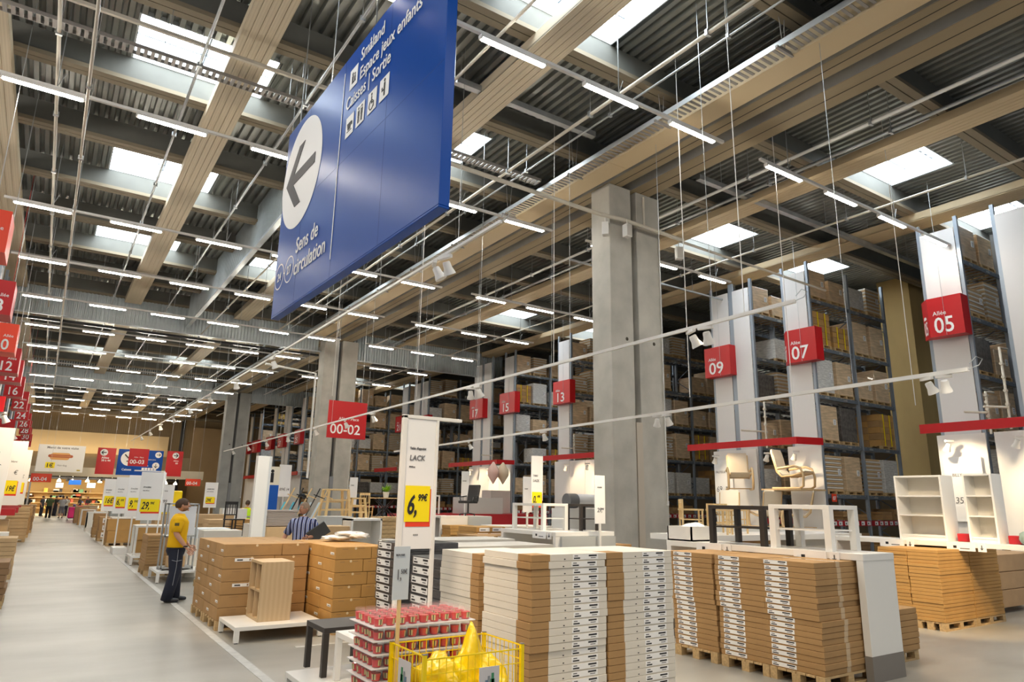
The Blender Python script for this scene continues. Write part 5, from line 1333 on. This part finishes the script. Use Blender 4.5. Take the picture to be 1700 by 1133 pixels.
# brown blocks and black chair between the men
pile('flat_carton', 'brown flat stack below the black chair', 3.95, 20.9, .55, .8, 9, .12, CARD2, bevel=.004)
pile('flat_carton', 'golden flat stack right of the black chair', 4.55, 21.2, .7, .8, 9, .12, CARDY, bevel=.004)
pile('flat_carton', 'brown crate pile behind the black chair', 4.0, 23.5, 1.2, .9, 4, .29, CARD2)
def chair(x, y, z, rz, m, label, h=.9, group=None):
    t = thing('chair', label, 'chair', (x, y, z), rz, group)
    g = G(); g.box(-.2, .2, -.2, .2, .42, .45); g.build('seat', m, t)
    for a in (-.19, .16):
        g = G(); g.box(a, a+.03, -.19, -.16, 0, .42); g.build('leg', m, t); g = G(); g.box(a, a+.03, .16, .19, 0, h); g.build('leg', m, t)
    g = G(); g.box(-.17, .17, .165, .185, h-.08, h); g.box(-.17, .17, .165, .185, h-.36, h-.33); 
    for k in range(4): g.box(-.13+.08*k, -.115+.08*k, .168, .182, h-.34, h-.06)
    g.build('backrest', m, t); g = G(); g.box(-.17, .17, -.185, -.17, .2, .22); g.box(-.185, -.17, -.17, .17, .25, .27); g.box(.17, .185, -.17, .17, .25, .27); g.build('stretcher', m, t)
    return t
white_table(4.05, 19.6, .8, .6, .8, 'low white table carrying the black chair')
chair(4.4, 19.9, .801, .4, BLACK, 'black slatted chair standing on a white table in mid distance')
tag(G().box(5.55, 6.4, 27, 27.6, .0, 1.42).build('cabinet', WHITE, bevel=.01), 'white cabinet left of the worker in the hi-vis vest', 'cabinet')
pile('flat_carton', 'golden stack behind the worker in the vest', 6.5, 29.4, 1.6, .8, 9, .13, CARDY)
t = thing('sign_totem', 'tall white information totem pillar in front of the worker', 'totem', (4.13, 16.9, 0))
g = G(); g.box(0, .27, 0, .2, 0, 2.78); g.build('pillar', WHITE, t, bevel=.01); g = G(); g.box(.27, .33, .02, .18, 0, 2.78); g.build('grey_edge', mat('pale_grey_edge', (.60, .62, .64), .5), t)
g = G(); g.box(-.05, .5, -.05, .5, 0, .03); g.build('foot', WHITE, t)
t = thing('information_sign', 'white and blue information sign with large black letter i', 'sign', (5.12, 20.0, 0))
g = G(); g.box(0, .40, 0, .06, 0, 2.17, 0); g.box(0, .40, 0, .06, 2.17, 2.68, 1); g.build('panel', [BLUE2, mat('cream_panel', (.82, .76, .62), .5)], t)
text('i', .50, INK, t, (.14, -.01, 2.26), bold=.02)
# goods around the striped man
pile('flat_carton', 'grey magazine-like stack left of the striped man', 4.85, 18.4, .8, .6, 8, .05, mat('grey_carton', (.36, .31, .28), .6), z=1.12, pal=False)
tag(G().box(4.7, 5.9, 18.2, 19.2, 0, 1.1).build('carton', CARD2, bevel=.01), 'large brown carton left of the striped man', 'carton')
tag(G().box(6.1, 7.2, 18.5, 19.4, 0, 1.1).build('carton', CARD2, bevel=.01), 'large brown carton right of the striped man', 'carton')
tag(G().box(4.35, 4.62, 18.0, 18.6, 0, 1.18).build('carton', WHITEBOX), 'narrow white carton left of the brown one', 'carton')
for k in range(5):
    t = thing('deck_chair', f'folded deck chair leaning on display, {NTH[k]} of five blue and wood ones', 'deck chair', (6.3+.28*k, 22.6, 1.2), 0, 'folded deck chairs')
    g = G(); g.bar((0, 0, 0), (.45, 0, .95), .03); g.bar((.1, .3, 0), (.1+.45, .3, .95), .03); g.bar((.25, 0, .75), (.62, .0, .62), .03); g.build('frame', BLACK if k % 2 else PINE, t)
    g = G(); g.bar((.02, .15, .0), (.25, .15, .5), .28, .02); g.build('canvas', mat('turquoise_canvas', (.05, .45, .6), .7) if k < 3 else mat('pale_canvas', (.6, .68, .72), .7), t)
display_table(5.9, 10.8, 22.3, 23.4, 1.2, 'long white ledge carrying deck chairs and pine stools')
def stool(x, y, z, w, h, label, m=PINE):
    t = thing('stool', label, 'stool', (x, y, z))
    g = G(); g.box(0, w, 0, w*.9, h-.05, h); g.build('seat', m, t, bevel=.01)
    for a in (0, 1):
        for b in (0, 1): g = G(); g.bar((a*w+(-.04 if a == 0 else .04), b*w*.9, 0), (a*w*.9+.05*w, b*w*.8+.05, h-.05), .078); g.build('leg', m, t)
    for f in (.3, .62): g = G(); g.bar((0, 0, h*f), (w, 0, h*f), .045); g.bar((0, w*.85, h*f*.9), (w, w*.85, h*f*.9), .045); g.build('stretcher', m, t)
    return t
stool(7.86, 22.55, 1.2, .74, .95, 'tall square pine bar stool on the white ledge')
stool(8.75, 22.7, 1.2, .5, .68, 'shorter pine stool right of the tall pine bar stool')
# white counter, open cabinet, slatted pile and garden table
tag(G().box(7.2, 8.1, 20.8, 21.6, 0, 1.3).build('display_plinth', [GREYB], bevel=.01), 'pale grey display plinth right of the striped man', 'plinth')
t = thing('cabinet', 'open white cabinet right of the pale grey plinth', 'cabinet', (7.12, 18.4, .55))
g = G(); g.box(0, .05, 0, .7, 0, .75); g.build('side_panel', WHITE, t); g = G(); g.box(.85, .9, 0, .7, 0, .75); g.build('side_panel', WHITE, t); g = G(); g.box(0, .9, 0, .7, .70, .76); g.build('top_panel', WHITE, t); g = G(); g.box(0, .9, .66, .7, 0, .7); g.build('back_panel', mat('cream_back', (.80, .76, .68), .5), t)
tag(G().box(7.12, 8.02, 18.4, 19.1, 0, .549).build('display_plinth', WHITE), 'white plinth under the open white cabinet', 'plinth')
pile('flat_carton', 'dark slatted crate pile right of the open cabinet', 9.05, 20.9, 1.1, .9, 9, .13, WOODP, jit=.03)
t = thing('garden_table', 'round garden table with crossed dark legs behind the slatted pile', 'table', (10.6, 24, 1.15))
g = G(); g.tube([(0, 0, .72), (0, 0, .75)], .62, 24); g.build('tabletop', PINE, t)
for s_ in (-1, 1): g = G(); g.bar((-.4*s_, -.1, 0), (.4*s_, .1, .72), .035); g.bar((-.4*s_, .2, 0), (.4*s_, .3, .72), .035); g.build('leg', BLACK, t)
tag(G().box(9.4, 12.2, 23.4, 24.8, 0, 1.149).build('display_plinth', mat('red_brown_plinth', (.35, .05, .04), .6)), 'dark red plinth under the garden table', 'plinth')
t = thing('potted_plant', 'small bright green potted plant on the garden table', 'plant', (10.5, 23.9, 1.905))
g = G(); g.lathe([(.09, 0), (.12, .2)], 14); g.build('pot', WHITE, t)
g = G(); r = random.Random(5)
for k in range(60):
    a = r.uniform(0, 2*PI); b = r.uniform(.1, 1.4); L = r.uniform(.16, .34); p = Vector((0, 0, .2)); q = p+Vector((math.cos(a)*math.sin(b), math.sin(a)*math.sin(b), math.cos(b)))*L; s_ = Vector((-math.sin(a), math.cos(a), 0))*.04
    m_ = (p+q)/2; g.add([p, m_-s_, q, m_+s_], [(0, 1, 2, 3)])
g.build('foliage', GREEN, t)
chair(9.6, 23.5, 1.15, 2.4, PINE, 'pine folding chair left of the garden table')
price_board(9.2, 24.2, 1.55, 2.6, .30, 'tall narrow white sign board left of the garden table', [('TABLE', .05, .04, 2.3)])
price_board(14.0, 29, 2.0, 3.1, .62, 'grey-white price sign behind the garden table', [('149€', .2, .08, 2.3), ('TABLE', .08, .08, 2.8)])
price_board(9.9, 36, 1.9, 3.5, .62, 'white price sign left of the middle column', [('89€ /4', .2, .08, 2.2)])
# plastic wrapped bundles on right carton stack
for k, (x, y, s_) in enumerate(((4.05, 10.95, (.26, .2, .045)), (4.3, 10.75, (.16, .2, .05)), (4.2, 10.9, (.24, .18, .04)))):
    bm = bmesh.new(); bmesh.ops.create_icosphere(bm, subdivisions=3, radius=1); from mathutils import noise
    for v in bm.verts: n = 1+noise.noise(v.co*2.5+Vector((k*5, 0, 0)))*.35; v.co = Vector((v.co.x*s_[0]*n, v.co.y*s_[1]*n, v.co.z*s_[2]*n))
    for f in bm.faces: f.smooth = True
    me = bpy.data.meshes.new('plastic_bundle'); bm.to_mesh(me); bm.free(); me.materials.append(PLASTIC)
    tag(link('plastic_bundle', me, None, (x, y, 1.16+s_[2]*1.1+.035*k)), ['left', 'right', 'upper'][k]+' clear plastic-wrapped bundle on the right carton stack', 'bundle')
# office chair display
display_table(11.9, 14.0, 22.2, 23.3, 1.3, 'white desk top with grey end panel carrying the office chair')
tag(G().box(13.0, 13.98, 22.1, 22.19, .1, 1.29).build('end_panel', GREYB), 'pale grey end board below the office chair', 'panel')
pile('flat_carton', 'golden stack under the office chair desk', 11.9, 21.5, .95, .6, 8, .11, CARDY)
t = thing('office_chair', 'black leather office chair on the white display desk', 'office chair', (13.3, 22.7, 1.301), -1.15)
g = G(); g.box(-.27, .27, -.28, .25, .45, .55); g.build('seat', LEATH, t, bevel=.03)
g = G(); g.add([(-.25, .22, .5), (.25, .22, .5), (.25, .32, .5), (-.25, .32, .5), (-.27, .36, 1.15), (.27, .36, 1.15), (.27, .44, 1.13), (-.27, .44, 1.13)], [(0, 3, 2, 1), (4, 5, 6, 7), (0, 1, 5, 4), (1, 2, 6, 5), (2, 3, 7, 6), (3, 0, 4, 7)]); g.build('backrest', LEATH, t, bevel=.04)
for s_ in (-1, 1): g = G(); g.tube([(s_*.27, -.1, .5), (s_*.31, -.12, .68), (s_*.31, .12, .70), (s_*.27, .27, .72)], .022, 8); g.build('armrest', BLACK, t)
g = G(); g.tube([(0, 0, .1), (0, 0, .46)], .03, 8); g.build('gas_stem', BLACK, t)
g = G()
for k in range(5): a = 2*PI*k/5; g.bar((0, 0, .1), (.3*math.cos(a), .3*math.sin(a), .06), .04, .03); g.ball((.3*math.cos(a), .3*math.sin(a), .03), .03, n=8)
g.build('star_base', BLACK, t)
white_table(12.1, 25.5, 1.5, .7, .75, 'white desk behind the office chair display', z=1.3)
tag(G().box(11.8, 14.0, 25.2, 26.6, 0, 1.299).build('display_plinth', REDD), 'dark red plinth under the white desk', 'plinth')
tag(G().box(15.2, 17.2, 26.3, 27.3, 1.3, 2.0).build('drawer_chest', mat('warm_grey', (.55, .52, .50), .5), bevel=.01), 'wide pale grey chest right of the office chair', 'chest')
tag(G().box(17.3, 18.4, 27.5, 28.3, 1.3, 2.35).build('drawer_chest', mat('warm_grey2', (.50, .47, .44), .5), bevel=.01), 'smaller grey chest beside the hanging cushions', 'chest')
tag(G().box(15.0, 19.6, 26.2, 28.6, 0, 1.299).build('display_plinth', REDD), 'long dark red plinth under the grey chests', 'plinth')
price_board(13.6, 27.5, 2.15, 3.75, .62, 'pale price sign reading 199€ left of the office chair', [('BUREAU', .1, .08, 3.3), ('199€', .2, .06, 2.5)])
price_board(13.9, 24.3, 2.0, 3.0, .36, 'narrow white sign just left of the office chair', [('CHAISE', .06, .04, 2.6)])
for k, x in enumerate((18.35, 18.95)):
    g = G(); g.lathe([(.02, -.62), (.28, -.2), (.3, .1), (.04, .5)], 12); o = tag(g.build('cushion', mat(['pink_cushion', 'beige_cushion'][k], [(.75, .52, .45), (.66, .55, .40)][k], .85), loc=(x+.9, 30.4, 3.35)), ['pale pink', 'beige'][k]+' cushion hanging on the display wall', 'cushion', 'hanging cushions')
# brown labelled cartons and long white display with side tables
pile('flat_carton', 'low labelled carton block in front of the long white display, left', 7.25, 12.0, .92, .8, 9, .115, CARD, sticker=[(.05, .42), (.52, .92)])
pile('flat_carton', 'low labelled carton block in front of the long white display, right', 8.22, 12.0, .98, .8, 9, .115, CARD, sticker=[(.05, .4)])
pile('flat_carton', 'upper labelled carton block behind the low one', 8.0, 13.3, .75, .8, 10, .115, CARDY, sticker=[(.1, .45), (.55, .9)])
tag(G().box(8.8, 10.2, 13.4, 14.4, 0, 1.28).build('carton', WHITEBOX, bevel=.01), 'large white carton right of the upper labelled block', 'carton')
t = display_table(7.75, 9.15, 10.1, 11.9, 1.3, 'white display platform with pale grey front carrying small tables', tagspots=(.7,))
tag(G().box(7.85, 9.13, 10.04, 10.098, .05, 1.22).build('front_panel', GREYB), 'pale grey front board of the small table display', 'panel')
side_table(7.95, 10.75, 1.301, .60, .50, WHITEM, 'white side table on the platform below the yellow 0,49€ sign', leg=.075, d=1.05)
side_table(8.62, 10.45, 1.301, .46, .50, BLACKT, 'black side table at right end of the platform by the column', leg=.055)
price_board(8.5, 11.92, 1.85, 2.78, .30, 'white sign with yellow 0,49€ patch above the small tables', [('TABLE', .05, .04, 2.35), ('LACK', .07, .04, 2.24)], yellow=(.02, .27, 1.75, 2.03, '0,', .2, '49€'), post=True)
price_board(8.95, 12.86, 1.6, 2.38, .25, 'small pale blue sign left of the yellow 0,49€ sign', [('BLANC', .03, .04, 2.1)])
price_board(8.55, 9.95, 1.45, 2.33, .25, 'overlit white price sign reading 29,99 before the nearest column', [('29,', .11, .05, 1.66), ('99€', .05, .14, 1.7), ('ETAGERE', .03, .06, 2.1)], frame=False)
tag(G().box(9.45, 10.35, 10.9, 11.6, 0, 1.0).build('carton', CARD), 'brown carton at the foot of the nearest column', 'carton')
g = G(); g.tube([(0, 0, 0), (.95, 0, 0)], .19, 20); tag(g.build('rolled_mattress', mat('white_roll', (.82, .80, .78), .7), loc=(12.05, 15.2, 1.88)), 'rolled white mattress with dark grey throw by the column', 'mattress')
g = G(); g.tube([(-.02, 0, 0), (.3, 0, 0)], .2, 20); tag(g.build('throw', mat('grey_throw', (.16, .16, .165), .9), loc=(12.05, 15.2, 1.88)), 'dark grey throw wrapped round the rolled mattress', 'throw')
tag(G().box(11.9, 13.3, 14.9, 15.7, 0, 1.675).build('display_plinth', WHITE), 'white plinth under the rolled mattress', 'plinth')
# thin white flat pile between black stacks and labelled block
pile('flat_carton', 'white thin pile behind the black-wrapped stacks', 5.0, 9.7, 1.6, .9, 10, .11, WHITEBOX)
# glass-fronted white boards left of the black stack
for k in range(3): tag(G().box(4.62+.07*k, 4.67+.07*k, 9.9, 10.7, 0, 1.2).build('upright_board', mat('pale_board', (.72, .74, .72), .3)), f'upright pale board, {NTH[k]} of three standing behind the black stack', 'board', 'upright pale boards')
# right display zone: pine chairs and armchairs
chair(9.95, 8.9, 1.3, .9, PINE, 'pine chair behind the white box on the long table', h=.62)
chair(10.5, 8.7, 1.3, 2.0, PINE, 'second pine chair behind the black side table', h=.55)
chair(11.3, 9.0, 1.3, 2.6, PINE, 'third pine chair behind the second black side table', h=.5)
tag(G().box(9.5, 14.5, 8.3, 9.5, 1.2, 1.299).build('display_table', WHITE), 'white table carrying pine chairs behind the side tables', 'display table')
tag(G().box(10.0, 12.0, 8.5, 9.3, 0, 1.199).build('carton', CARD), 'brown carton block under the pine chairs', 'carton')
tag(G().box(12.6, 14.2, 8.5, 9.3, 0, 1.199).build('carton', WHITEBOX), 'white carton block under the pine chairs', 'carton')
def armchair(x, y, z, rz, label, sc=1., cush=CANVAS):
    t = thing('armchair', label, 'armchair', (x, y, z), rz, 'bent birch armchairs'); t.scale = (sc, sc, sc)
    for s_ in (-1, 1):
        g = G(); X = s_*.32
        g.tube([(X, .42, 0), (X, -.30, 0), (X, -.40, .06), (X, -.42, .3), (X, -.36, .50), (X, -.2, .56), (X, .25, .50)], .032, 8); g.build('arm_frame', BIRCH, t)
        g = G(); g.tube([(s_*.27, -.42, .40), (s_*.27, -.1, .32), (s_*.27, .18, .30), (s_*.27, .30, .42), (s_*.27, .42, .95)], .024, 6); g.build('seat_frame', BIRCH, t)
    g = G(); pr = [(-.44, .44), (-.1, .36), (.16, .35), (.28, .48), (.34, .75), (.42, 1.02)]
    vs = []
    for (y_, z_) in pr: vs += [(-.26, y_, z_), (.26, y_, z_)]
    for (y_, z_) in pr: vs += [(-.26, y_+.03, z_-.045), (.26, y_+.03, z_-.045)]
    n = len(pr); fs = []
    for i in range(n-1): a = 2*i; fs += [(a, a+1, a+3, a+2), (a+2*n, a+2+2*n, a+3+2*n, a+1+2*n), (a, a+2, a+2+2*n, a+2*n), (a+1, a+1+2*n, a+3+2*n, a+3)]
    fs += [(0, 2*n, 2*n+1, 1), (2*n-2, 2*n-1, 4*n-1, 4*n-2)]
    g.add(vs, fs, 0, False); g.build('cushion', cush, t, bevel=.01)
    g = G(); g.bar((-.27, .0, .3), (.27, .0, .3), .03); g.bar((-.32, .3, .02), (.32, .3, .02), .03); g.build('crossbar', BIRCH, t)
    return t
armchair(20.85, 16.3, 2.42, -PI/2+.75, 'beige armchair hung on the display wall, left of the two hanging', 1.3)
armchair(20.9, 14.15, 2.42, .15, 'beige armchair with bent frame on upper shelf, right of the two', 1.3)
armchair(19.75, 16.0, 1.15, -PI/2+.5, 'brightly lit cream armchair below the left hanging armchair', 1.2, mat('cream_canvas', (.82, .76, .64), .8))
armchair(20.5, 15.0, 1.15, 2.7, 'grey-beige armchair under the shelf, left one of two back to back', 1.2)
armchair(20.75, 13.95, 1.15, -2.6, 'grey-beige armchair under the shelf, right one of two back to back', 1.2)
tag(G().box(20.3, 21.7, 13.5, 15.0, 2.36, 2.41).build('wall_shelf', BIRCH), 'narrow birch shelf carrying the upper hanging armchair', 'shelf')
tag(G().box(19.1, 21.6, 13.3, 16.7, 0, 1.14).build('display_plinth', WHITE), 'white plinth under the lower armchairs', 'plinth')
t = price_board(21.68, 18.1, 1.9, 3.55, .85, 'white price sign reading 69,99 left of the hanging armchair', [('69,', .30, .06, 2.35), ('99', .14, .5, 2.45), ('FAUTEUIL', .12, .06, 3.05)], rz=WEST, post=False)
for (x, y, z) in ((21.2, 17.6, 3.7), (21.2, 15.3, 3.7), (21.2, 14.2, 3.7), (21.2, 9.3, 3.75), (21.2, 7.6, 3.75), (21.2, 5.6, 3.75), (21.2, 26.8, 3.7), (21.2, 25.2, 3.7), (21.2, 36, 3.7), (21.2, 34, 3.7)):
    spotlight(x, y, z, 1.2, f'small white spotlight under the red canopy at {["07 rack","05 rack","column side","office chair side"][0 if 13 < y < 19 else 1 if y < 12 else 2 if y < 30 else 3]}, {["near","far"][int(y*10) % 2]} part', 'canopy spotlights')
t = price_board(21.68, 9.75, 1.5, 3.3, 1.0, 'overlit white price sign under the Allée 05 canopy', [('BILLY', .12, .2, 2.75), ('35,', .25, .2, 2.0)], rz=WEST, post=False)
# sprinkler pipes with valves beside the racks
for k, (x, y, z0, z1) in enumerate(((21.75, 15.7, 3.9, 5.6), (21.8, 8.45, 3.9, 5.1), (21.8, 7.95, 4.0, 6.3), (21.8, 26.9, 3.9, 5.2), (21.8, 34.6, 3.9, 5.5))):
    g = G(); g.tube([(0, 0, z0), (0, 0, z1), (.5, -.0, z1+.02)], .035, 8); 
    for j in range(5): g.tube([(-.06, 0, z0+.3+j*(z1-z0)/6), (.06, 0, z0+.3+j*(z1-z0)/6)], .045, 8)
    g.tube([(0, 0, z0+.6), (-.9 if k == 0 else -.5, .4, z0+.62)], .035, 6)
    tag(g.build('sprinkler_pipe', PIPE, loc=(x, y, 0)), f'pale valve pipe beside the racks, {NTH[k]} counted from the Allée 07 sign outward', 'pipe', 'valve pipes')
# bags of pillows and piles on rack floor near 07
# ---- left edge goods
pile('flat_carton', 'brown carton block on the left of the aisle, nearest', -1.3, 18.9, 1.0, 1.0, 8, .093, CARD2, jit=.01)
pile('flat_carton', 'planed brown block on the left, cut by the picture edge', -1.35, 14.2, 1.08, .9, 6, .10, CARDD, jit=.03)
pile('flat_carton', 'tall narrow brown block left of the aisle', -1.0, 33.2, .72, .9, 9, .13, CARD2)
pile('flat_carton', 'tall brown block behind the narrow one on the left', -1.0, 36.5, .78, .9, 9, .13, CARD)
pile('flat_carton', 'tall brown block farther up on the left', -.95, 41, .8, .9, 9, .13, CARDD)
pile('flat_carton', 'farthest tall brown block on the left', -.9, 46, .75, .9, 9, .125, CARD2)
tag(G().box(-1.3, -.72, 27, 27.6, 0, 1.02).build('carton', CARD2, bevel=.01), 'pale brown carton left of the aisle in mid distance', 'carton')
tag(G().box(-.95, -.62, 25.2, 25.6, 0, .72).build('picture_frame', [WHITE], bevel=.01), 'white framed dark board standing left of the aisle', 'board')
for k, (y, w, z0, z1, x, yel) in enumerate(((26.4, 1.0, .5, 3.8, -1.95, None), (36, 1.0, .6, 4.0, -1.75, '19€'), (48.8, 1.0, .7, 4.3, -1.75, '9€'))):
    price_board(x, y, z0, z1, w, f'tall white display sign on the left, {["nearest","middle","farthest"][k]} of three', [('€', .25, .65, z0+2.0), ('blanc', .12, .5, z0+2.5)], yellow=(.45, .85, z0+1.2, z0+1.75, yel, .3, '') if yel else None, post=True)
for k, (y, w) in enumerate(((24.5, 1.2), (32, 1.1), (41, 1.1), (50, 1.1), (58, 1.1))):
    tag(G().box(-1.9, -1.2 if k else -1.25, y, y+.08, 4.1, 4.55).box(-1.6, -1.59, y+.04, y+.05, 4.55, DECK).build('canopy', RED), f'red canopy end on the left aisle side, {NTH[k]} from camera', 'canopy', 'left red canopies')
    for j in range(2): spotlight(-1.5+.25*j, y+.04, 4.1, .5*j, f'white spotlight under left red canopy, {["left","right"][j]} of the pair, {NTH[k]} canopy', 'left canopy spotlights')
for k, y in enumerate((26.8, 30.6, 34.4)):
    tag(G().box(-1.25, -.6, y, y+.6, 1.15, 1.35).build('price_rail', REDD), f'dark red price rail on the left display, {NTH[k]} from camera', 'price rail', 'left price rails')
# ---- checkout hall in the far distance
t = thing('shelving', 'wall of warm-lit wooden shelving at the back of the checkout hall', 'shelving', (-4, 82, 0))
g = G(); g.box(0, 15, 1, 1.1, 0, 3.4); g.build('back_panel', mat('warm_ochre_wall', (.55, .38, .16), .6), t)
for z in (.5, 1.0, 1.5, 2.0): g = G(); g.box(0, 15, .3, 1, z, z+.04); g.build('shelf', PINE, t)
r = random.Random(9); PALS = [(.75, .7, .6), (.6, .1, .05), (.85, .6, .1), (.1, .12, .3), (.15, .35, .2), (.3, .2, .12), (.8, .78, .75), (.05, .05, .06)]
for k in range(90):
    x = -4+r.uniform(0, 14.6); z = r.choice([.54, 1.04, 1.54, 2.04]); w = r.uniform(.15, .5); h = r.uniform(.15, .4); c = r.choice(PALS)
    tag(G().box(x, x+w, 82.32, 82.7, z, z+h).build('boxed_goods', mat('goods_%d' % PALS.index(c), c, .6)), 'small boxed item on the far warm-lit shelving', 'goods', 'goods on the far shelving')
for k, (x, z, w) in enumerate(((2.0, 2.75, 1.0), (3.5, 2.5, .7), (1.0, 2.45, .6))):
    tag(G().box(x, x+w, 78, 78.1, z, z+.45).build('screen', BLUE2 if k == 0 else mat('pale_screen', (.5, .65, .85), .3)), ['wide blue hanging screen', 'small pale screen right of the blue one', 'small pale screen left of the blue one'][k]+' over the checkouts', 'screen')
for k in range(5):
    x = -1.5+2.3*k
    t = thing('checkout_counter', f'checkout counter, {NTH[k]} from the left at the far end', 'counter', (x, 73.5, 0), 0, 'checkout counters')
    g = G(); g.box(0, 1.3, 0, .7, 0, .9); g.build('body', mat('counter_grey', (.45, .38, .30), .6), t); g = G(); g.box(-.05, 1.35, -.05, .75, .9, .95); g.build('worktop', PINE, t)
    g = G(); g.box(.3, .7, .3, .35, 1.1, 1.4); g.box(.48, .52, .3, .34, .95, 1.1); g.build('monitor', BLACK, t)
for k in range(14):
    x = -3.2+1.1*k; g = G(); g.lathe([(.02, .3), (.16, .1), (.18, 0)], 12); g.bar((0, 0, .3), (0, 0, .76), .012); tag(g.build('pendant_lamp', WARMG, loc=(x, 76+1.6*(k % 3), 3.0)), 'glowing warm pendant lamp above the far checkouts', 'lamp', 'checkout pendant lamps')
g = G(); g.box(-.9, -.78, 66.8, 67, 0, 2.9); tag(g.build('post', WHITE), 'slim white post at the left end of the aisle', 'post')
tag(G().box(-1.9, -.95, 60.5, 61.2, 1.1, 2.6).build('clothes_rack', mat('red_textiles', (.45, .04, .03), .8), bevel=.15), 'bundle of dark red textiles hanging at the far left', 'textiles')

# ================================================================== DISPLAY SPOTS (track lamps, and unseen ones added to brighten goods and signs)
# warm spots on the goods and the hanging signs
for loc, tg, pw, an in (
    ((-.5, 3.2, 6.5), (4.2, 5.3, 1.3), 260, 40), ((-.4, 5.2, 6.6), (3.9, 7.3, 1.2), 180, 36), ((-.6, 9.0, 6.6), (2.9, 11.5, .8), 170, 36),
    ((.2, 7.6, 6.4), (3.5, 10.2, .7), 240, 30), ((-.3, 2.6, 6.4), (2.4, 4.7, .8), 150, 34), ((5.2, 7.2, 6.5), (6.9, 5.8, .9), 150, 44),
    ((9.7, 8.2, 4.9), (8.0, 6.2, 1.4), 150, 60), ((10.0, 4.9, 3.75), (12.2, 6.1, 1.6), 90, 55), ((9.6, 3.2, 4.2), (12.2, 5.5, .6), 300, 30), ((1, 62, 8), (1.0, 70, 4.6), 500, 40), ((5.5, 52, 8), (6.4, 60, 4.2), 600, 50), ((10, 22, 8), (11, 30, 5.2), 200, 30), ((4.2, 44, 8), (4.8, 50, 4.2), 250, 24), ((9.0, 8.2, 5.2), (8.4, 11.0, 1.2), 330, 55),  # the high spots are unseen, added to brighten the hanging signs
    ((12.1, 16.0, 3.8), (11.0, 15.2, 1.6), 60, 70), ((10.1, 24, 4.9), (8.3, 21.5, 1.2), 240, 70), ((11.9, 20, 3.8), (13.0, 22.6, 1.2), 160, 70), ((6.5, 26, 6.9), (4.0, 22, .8), 420, 60), ((6.5, 32, 6.9), (3.2, 30, .8), 420, 60),
    ((6.5, 38, 6.9), (3.0, 38, .8), 420, 70), ((6.5, 50, 6.9), (2.6, 50, .8), 420, 70),
    ((20.0, 17.0, 3.9), (21.6, 16.9, 2.2), 60, 80), ((20.0, 14.6, 3.9), (21.4, 14.4, 2.2), 80, 80), ((20.2, 9.3, 4.0), (21.8, 9.2, 2.4), 110, 80), ((20.2, 7.0, 4.0), (21.8, 6.8, 2.4), 150, 80), ((20.1, 5.0, 4.0), (21.8, 4.8, 2.4), 120, 80),
    ((20.0, 26.5, 3.9), (21.7, 26.0, 2.4), 110, 85), ((20.0, 24.3, 3.9), (21.7, 24.3, 2.4), 130, 85), ((20.0, 36, 3.9), (21.7, 35.6, 2.4), 110, 85), ((20.0, 33.5, 3.9), (21.7, 33.5, 2.4), 140, 85),
    ((19.0, 15.8, 5.0), (20.2, 15.2, 1.4), 160, 50), ((11.6, 9.2, 4.6), (10.8, 8.9, 1.5), 90, 60), ((-.2, 24, 5.5), (-1.3, 27, 2.0), 260, 80), ((-.2, 34, 5.5), (-1.2, 37, 2.0), 260, 80), ((-.2, 46, 5.5), (-1.2, 50, 2.0), 260, 80),
):
    spot(loc, tg, pw, an)
for loc, tg, pw, an, cl in (
    ((4.9, 5.4, 6.9), (4.6, 5.6, 1.3), 260, 32, (1, .86, .66)), ((3.9, 7.6, 6.9), (4.3, 7.6, 1.2), 150, 30, (1, .86, .66)), ((7.7, 5.9, 4.95), (7.6, 5.8, 1.2), 110, 66, (1, .84, .6)),
    ((1.9, 8.7, 4.7), (3.7, 10.0, .6), 130, 34, (1, .60, .22)), ((1.5, 12.6, 6.8), (2.9, 11.5, 1.1), 130, 34, (1, .8, .55)), ((1.0, 4.6, 4.6), (3.3, 6.2, .9), 60, 30, (1, .62, .42)),
    ((3.2, 12.6, 6.8), (4.3, 17, 1.6), 420, 26, (1, .9, .72)), ((5.0, 3.2, 4.9), (7.9, 5.3, 1.62), 90, 17, (1, .82, .58)), ((9.2, 3.0, 4.6), (12.7, 5.8, 1.9), 130, 26, (1, .88, .7)), ((6.3, 7.2, 4.9), (8.5, 10.9, 1.6), 150, 24, (1, .86, .64)), ((10.4, 3.0, 4.6), (12.3, 5.6, .6), 200, 30, (1, .62, .2))):  # unseen spots added off the tracks to brighten totem, tables and bookcases
    spot(loc, tg, pw, an, col=cl)
area('checkout_light', (2, 78, 3.4), 14, 5, 620, (1, .88, .68))
area('band_wash', (1, 84.3, 5.6), 18, .5, 150, (1, .74, .42), (PI, 0, 0))
